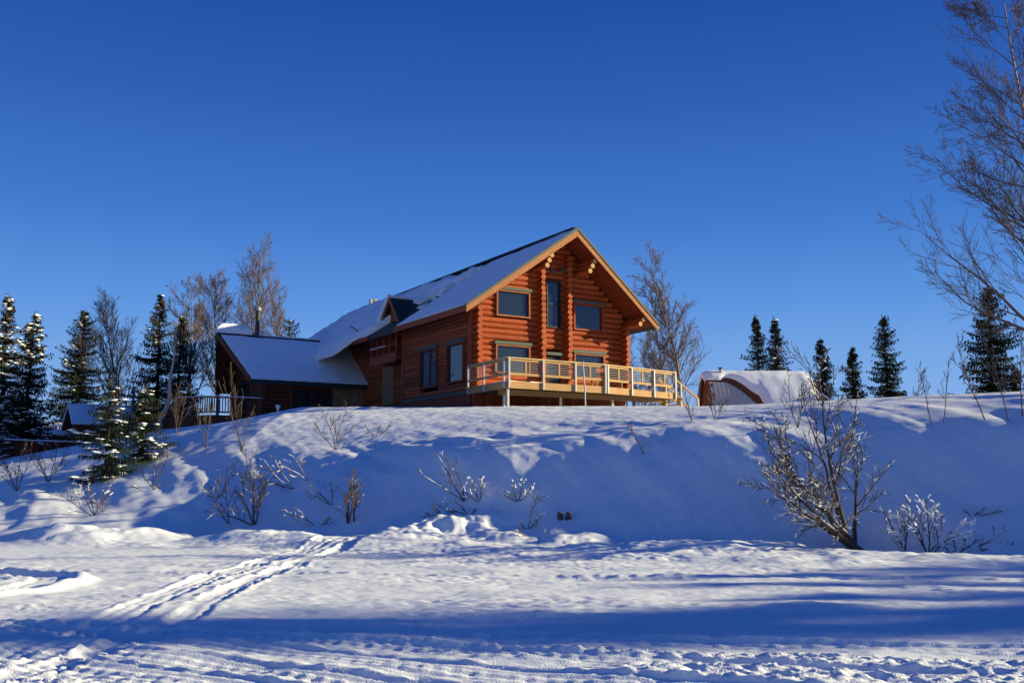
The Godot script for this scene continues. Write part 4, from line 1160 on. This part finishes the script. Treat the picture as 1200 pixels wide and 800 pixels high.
	birch("thin bare sapling rising from the right crest, right of a pair", 11.04, 25.15, 4.7, 216, "bare saplings on the right crest", {"kids": [6, 4, 2], "ratio": [.3, .4, .4], "angle": [.4, .5, .5], "thin": .0035, "rad": .013, "bark": M.brown_bark})
	birch("bare sapling at the right edge below the big birch", 12.68, 24.75, 5.4, 217, "bare saplings on the right crest", {"kids": [9, 6, 4], "ratio": [.4, .4, .4], "angle": [.6, .5, .5], "thin": .0035, "rad": .02, "bark": M.brown_bark, "stems": [[-1.2, 0, .9], [.3, 0, 1.0], [-.4, .3, .8]]})

func build_shrubs():
	# the leaning alder in front, right
	shrub("alder_tree", "bare many-stemmed alder leaning left over the bank, snow on its branches", "tree", 7.35, 21.4, [[-.55, 4.1, -.2, -.1, 0], [-1.9, 2.7, .2, .05, .1], [-2.3, 1.7, .5, .1, .2], [-1.6, 1.1, .6, 0, .1], [.5, 2.3, -.4, 0, -.1], [-1.2, 1.3, .9, 0, .1], [-1.0, 3.0, -.8, 0, -.2], [-2.2, 1.25, .3, 0, .1], [-1.6, 2.2, -.9, 0, -.2]], 301, .4, "", {"levels": 3, "kids": [9, 7, 5], "ratio": [.46, .48, .5], "angle": [.6, .65, .6], "rad": .06, "first": .3, "thin": .0045, "bark": M.brown_bark, "lift": .18})
	var gs := "snow-dusted shrubs at the foot of the right bank"
	shrub("shrub", "snow-covered shrub right of the alder, the left one", "shrub", 8.3, 21.15, [[-.3, .9, .1], [.2, .8, 0], [-.6, .5, .2], [.1, 1.1, -.1]], 302, .95, gs, {"snow_size": 1.9, "kids": [6, 4, 3], "rad": .016})
	shrub("shrub", "snow-covered shrub right of the alder, the tallest in the middle", "shrub", 8.69, 20.9, [[.1, 1.2, 0], [.5, .9, 0], [-.4, .9, .2], [.9, .6, .1], [-.2, 1.0, -.3]], 303, .95, gs, {"snow_size": 1.9, "kids": [6, 5, 3], "rad": .016})
	shrub("shrub", "low snow-covered sprig right of the snowy shrubs", "shrub", 9.16, 20.75, [[.5, .4, .1], [.2, .5, 0], [-.3, .3, 0]], 304, .95, gs, {"snow_size": 1.9, "kids": [5, 3, 2], "rad": .012})
	shrub("shrub", "bent dark stick with a snowy tip at lower right", "shrub", 9.65, 20.95, [[.75, .4, 0], [.3, .12, .1], [-.3, .15, .1]], 305, .5, gs, {"kids": [3, 2, 2], "rad": .016})
	shrub("shrub", "twigs poking from the right bank above the bent stick", "shrub", 10.15, 21.95, [[.6, .2, .1], [-.3, .25, .1], [.2, .3, 0]], 306, .5, gs, {"kids": [4, 3, 2], "rad": .012})
	shrub("shrub", "dark twig lying on the snow at the right edge", "shrub", 10.02, 20.8, [[.4, .1, 0], [-.4, .06, .1]], 307, .2, gs, {"kids": [3, 2, 2], "rad": .012})
	var gc := "twiggy shrubs on the middle of the bank"
	shrub("shrub", "fan of bare grey stems slanting left on the middle bank", "shrub", -1.25, 26.55, [[-.9, 1.2, .1], [-.7, 1.3, 0], [-.5, 1.1, .2], [-1.1, .8, .1], [-.3, 1.0, 0]], 311, .25, gc, {"kids": [3, 2, 2], "rad": .015, "angle": [.3, .4, .4]})
	shrub("shrub", "snowy little shrub beside the slanting grey stems", "shrub", -0.86, 26.3, [[-.3, .6, 0], [.2, .7, 0], [-.6, .3, .1]], 312, .9, gc, {"snow_size": 2.0, "kids": [5, 4, 2], "rad": .014})
	shrub("shrub", "low sprawling snowy twigs below the slanting grey stems", "shrub", -1.1, 25.7, [[-.9, .3, .1], [-.4, .3, .1], [.2, .2, .1]], 313, .45, gc, {"kids": [4, 3, 2], "rad": .014})
	shrub("shrub", "snow-tipped shrub at the centre of the bank", "shrub", 0.15, 25.7, [[.2, .6, 0], [.5, .35, .1], [-.5, .3, .1], [-.2, .5, 0]], 314, .9, gc, {"snow_size": 2.0, "kids": [5, 4, 2], "rad": .014})
	shrub("shrub", "thin dark sapling curving up right of the snow-tipped shrub", "shrub", 0.36, 24.45, [[.35, .9, .0], [-.2, .3, .1], [.4, .4, .1]], 315, .15, gc, {"kids": [5, 3, 2], "rad": .014})
	shrub("shrub", "fallen snowy branch lying at the foot of the middle bank", "shrub", 0.41, 23.95, [[.8, .12, .1], [-.4, .25, .1]], 316, .6, gc, {"kids": [4, 2, 2], "rad": .02})
	shrub("shrub", "dark drooping tuft left of the sprawling snowy twigs", "shrub", -1.78, 25.9, [[-.5, .1, .1], [-.3, .3, .1], [.3, .2, .1]], 317, .1, gc, {"kids": [5, 3, 2], "rad": .012})
	var gl := "bare shrubs on the left bank"
	shrub("shrub", "dark bushy shrub with a thick stem on the left bank, right one", "shrub", -4.37, 26.6, [[-.1, 1.4, 0], [.25, 1.2, .1], [-.4, 1.1, .1], [.1, 1.0, -.2, .15, 0]], 321, .2, gl, {"kids": [8, 6, 3], "rad": .03})
	shrub("shrub", "tall feathery bare shrub at the foot of the left bank", "shrub", -7.19, 27.8, [[-.2, 2.2, 0], [-.8, 1.3, .1], [.3, 1.4, .1], [-1.0, .7, .2], [-.3, 1.5, -.2]], 322, .18, gl, {"kids": [9, 5, 3], "rad": .028})
	shrub("shrub", "slim bare sapling left of the tall feathery shrub", "shrub", -8.01, 28.2, [[-.3, 1.7, 0], [-.6, .9, .1]], 323, .05, gl, {"kids": [8, 4, 2], "rad": .018})
	shrub("shrub", "snow-tipped twigs low between the two dark shrubs of the left bank", "shrub", -5.27, 26.8, [[-.9, .35, .1], [-.5, .5, .1], [.5, .2, .1]], 324, .55, gl, {"kids": [6, 4, 2], "rad": .014})
	shrub("shrub", "small slanting twig bundle beside the thick-stemmed shrub", "shrub", -5.06, 28.05, [[-.5, .8, .1], [-.7, .5, 0], [-.2, .7, 0]], 325, .4, gl, {"kids": [4, 3, 2], "rad": .012})
	shrub("shrub", "bent snowy twig bundle halfway up the left bank", "shrub", -6.59, 30.15, [[-1.1, .8, .1], [-.8, .9, .1], [-1.2, .4, .1]], 326, .4, gl, {"kids": [5, 3, 2], "rad": .014})
	shrub("shrub", "small twig bundle above the bent snowy one", "shrub", -6.22, 30.35, [[-.5, .8, 0], [-.8, .6, .1]], 327, .4, gl, {"kids": [4, 3, 2], "rad": .012})
	shrub("shrub", "lone bare upright shrub on the lit left crest", "shrub", -6.12, 34.2, [[-.5, 1.5, 0], [.2, 1.5, 0], [-.9, 1.0, 0], [.5, 1.0, 0]], 328, 0, gl, {"kids": [6, 3, 2], "rad": .015})
	shrub("shrub", "pair of twigs lying on the lit snow near the crest", "shrub", -4.95, 35.75, [[.7, .3, 0], [-.5, .3, .1], [.2, .4, 0]], 329, .1, gl, {"kids": [5, 3, 2], "rad": .012})
	shrub("shrub", "tall thin bare shoots left of the white marker stake", "shrub", -11.71, 37.7, [[.1, 2.6, 0], [-.2, 2.0, 0], [.3, 1.8, .1]], 330, 0, gl, {"kids": [6, 3, 2], "rad": .016, "angle": [.3, .4, .4]})
	shrub("shrub", "thin brown shoots in front of the porch railing", "shrub", -9.86, 35.95, [[-.2, 2.9, 0], [-.5, 2.4, 0], [.1, 1.6, 0]], 331, 0, gl, {"kids": [6, 3, 2], "rad": .016, "angle": [.3, .4, .4]})
	shrub("shrub", "dry brown shoots by the porch's lower end", "shrub", -15.07, 44.15, [[.0, 2.4, 0], [.3, 2.2, 0], [-.2, 2.0, 0], [.1, 1.7, 0]], 332, 0, gl, {"kids": [6, 3, 2], "rad": .014, "angle": [.3, .4, .4]})
	shrub("shrub", "snowy twig tangle left of the small spruces", "shrub", -12.86, 30.65, [[-.6, 1.0, 0], [-1.1, .7, .1], [.3, .9, 0], [-.3, 1.2, 0]], 333, .6, gl, {"kids": [6, 4, 3], "rad": .016})
	shrub("shrub", "dark twigs beneath the small spruces on the left bank", "shrub", -12.75, 31.0, [[-.4, .4, 0], [.4, .7, 0], [-.1, .5, 0]], 334, .2, gl, {"kids": [5, 3, 2], "rad": .014})
	shrub("shrub", "slender twigs right of the small spruces", "shrub", -12.14, 33.5, [[.1, 1.4, 0], [-.6, .9, 0], [.5, 1.1, 0]], 335, .2, gl, {"kids": [5, 3, 2], "rad": .014})
	shrub("shrub", "stubby snow-capped twig on the left bank between saplings", "shrub", -9.17, 30.95, [[-.2, .8, 0], [.4, .6, 0], [-.6, .4, 0]], 336, .35, gl, {"kids": [4, 3, 2], "rad": .014})
	shrub("shrub", "low flat tuft of twigs on the shaded left bank", "shrub", -12.26, 33.2, [[-.5, .1, 0], [.5, .15, 0]], 337, .3, gl, {"kids": [5, 3, 2], "rad": .010})
	shrub("shrub", "bare bush at the left edge under the snowy spruces", "shrub", -17.83, 35.7, [[-.4, 1.5, 0], [.3, 1.3, 0], [.0, 1.6, .1], [-.8, .9, 0]], 338, .1, gl, {"kids": [7, 4, 3], "rad": .018})
	shrub("shrub", "bare bush before the board fence at far left", "shrub", -17.16, 36.65, [[-.4, 1.7, 0], [.3, 1.5, 0], [.6, 1.1, .1], [-.8, 1.0, 0]], 339, .1, gl, {"kids": [7, 4, 3], "rad": .018})
	var gk := "bare twigs near the right crest"
	shrub("shrub", "single thin curved twig on the bank below the deck stairs", "shrub", 3.55, 26.5, [[-.4, .95, 0]], 341, 0, gk, {"kids": [5, 2, 2], "rad": .016})
	shrub("shrub", "bare twigs at the crest below the arched shed, left", "shrub", 5.26, 28.6, [[-.4, .7, 0], [-.2, .9, 0]], 342, 0, gk, {"kids": [4, 3, 2], "rad": .012})
	shrub("shrub", "bare twigs at the crest below the arched shed, right", "shrub", 5.91, 28.6, [[.2, .9, 0], [-.3, .8, 0], [.5, .6, 0]], 343, 0, gk, {"kids": [4, 3, 2], "rad": .012})
	shrub("shrub", "thin bare shoots above the alder's crown on the right crest", "shrub", 7.72, 26.55, [[.1, 1.6, 0], [-.3, 1.4, 0], [.4, 1.2, 0]], 344, 0, gk, {"kids": [6, 3, 2], "rad": .013})
	# small things
	var st := thing("marker_stake", "small white stake with a flared top in the snow before the log cabin", "stake", gp(-12.19, 51.05) - Vector3(0, .05, 0))
	var m := MB.new()
	m.tube(PackedVector3Array([Vector3(0, -.3, 0), Vector3(0, .3, 0)]), PackedFloat32Array([.05, .05]), 8, true)
	part(st, "shaft", m.mesh(), M.stake_white)
	m = MB.new()
	m.tube(PackedVector3Array([Vector3(0, .3, 0), Vector3(0, .34, 0), Vector3(0, .5, 0)]), PackedFloat32Array([.05, .09, .14]), 8, true)
	part(st, "flared_top", m.mesh(), M.stake_white)
	var stump := thing("stump", "two small black stumps of a cut shrub showing under a snow hump", "stump", gp(1.26, 24.6))
	m = MB.new()
	m.tube(PackedVector3Array([Vector3(-.06, -.1, 0), Vector3(-.07, .08, .05), Vector3(-.08, .17, .06)]), PackedFloat32Array([.07, .08, .05]), 8, true)
	part(stump, "stub", m.mesh(), M.pipe_metal)
	m = MB.new()
	m.tube(PackedVector3Array([Vector3(.1, -.1, 0), Vector3(.14, .1, .08), Vector3(.17, .16, .1)]), PackedFloat32Array([.07, .08, .05]), 8, true)
	part(stump, "stub", m.mesh(), M.pipe_metal)
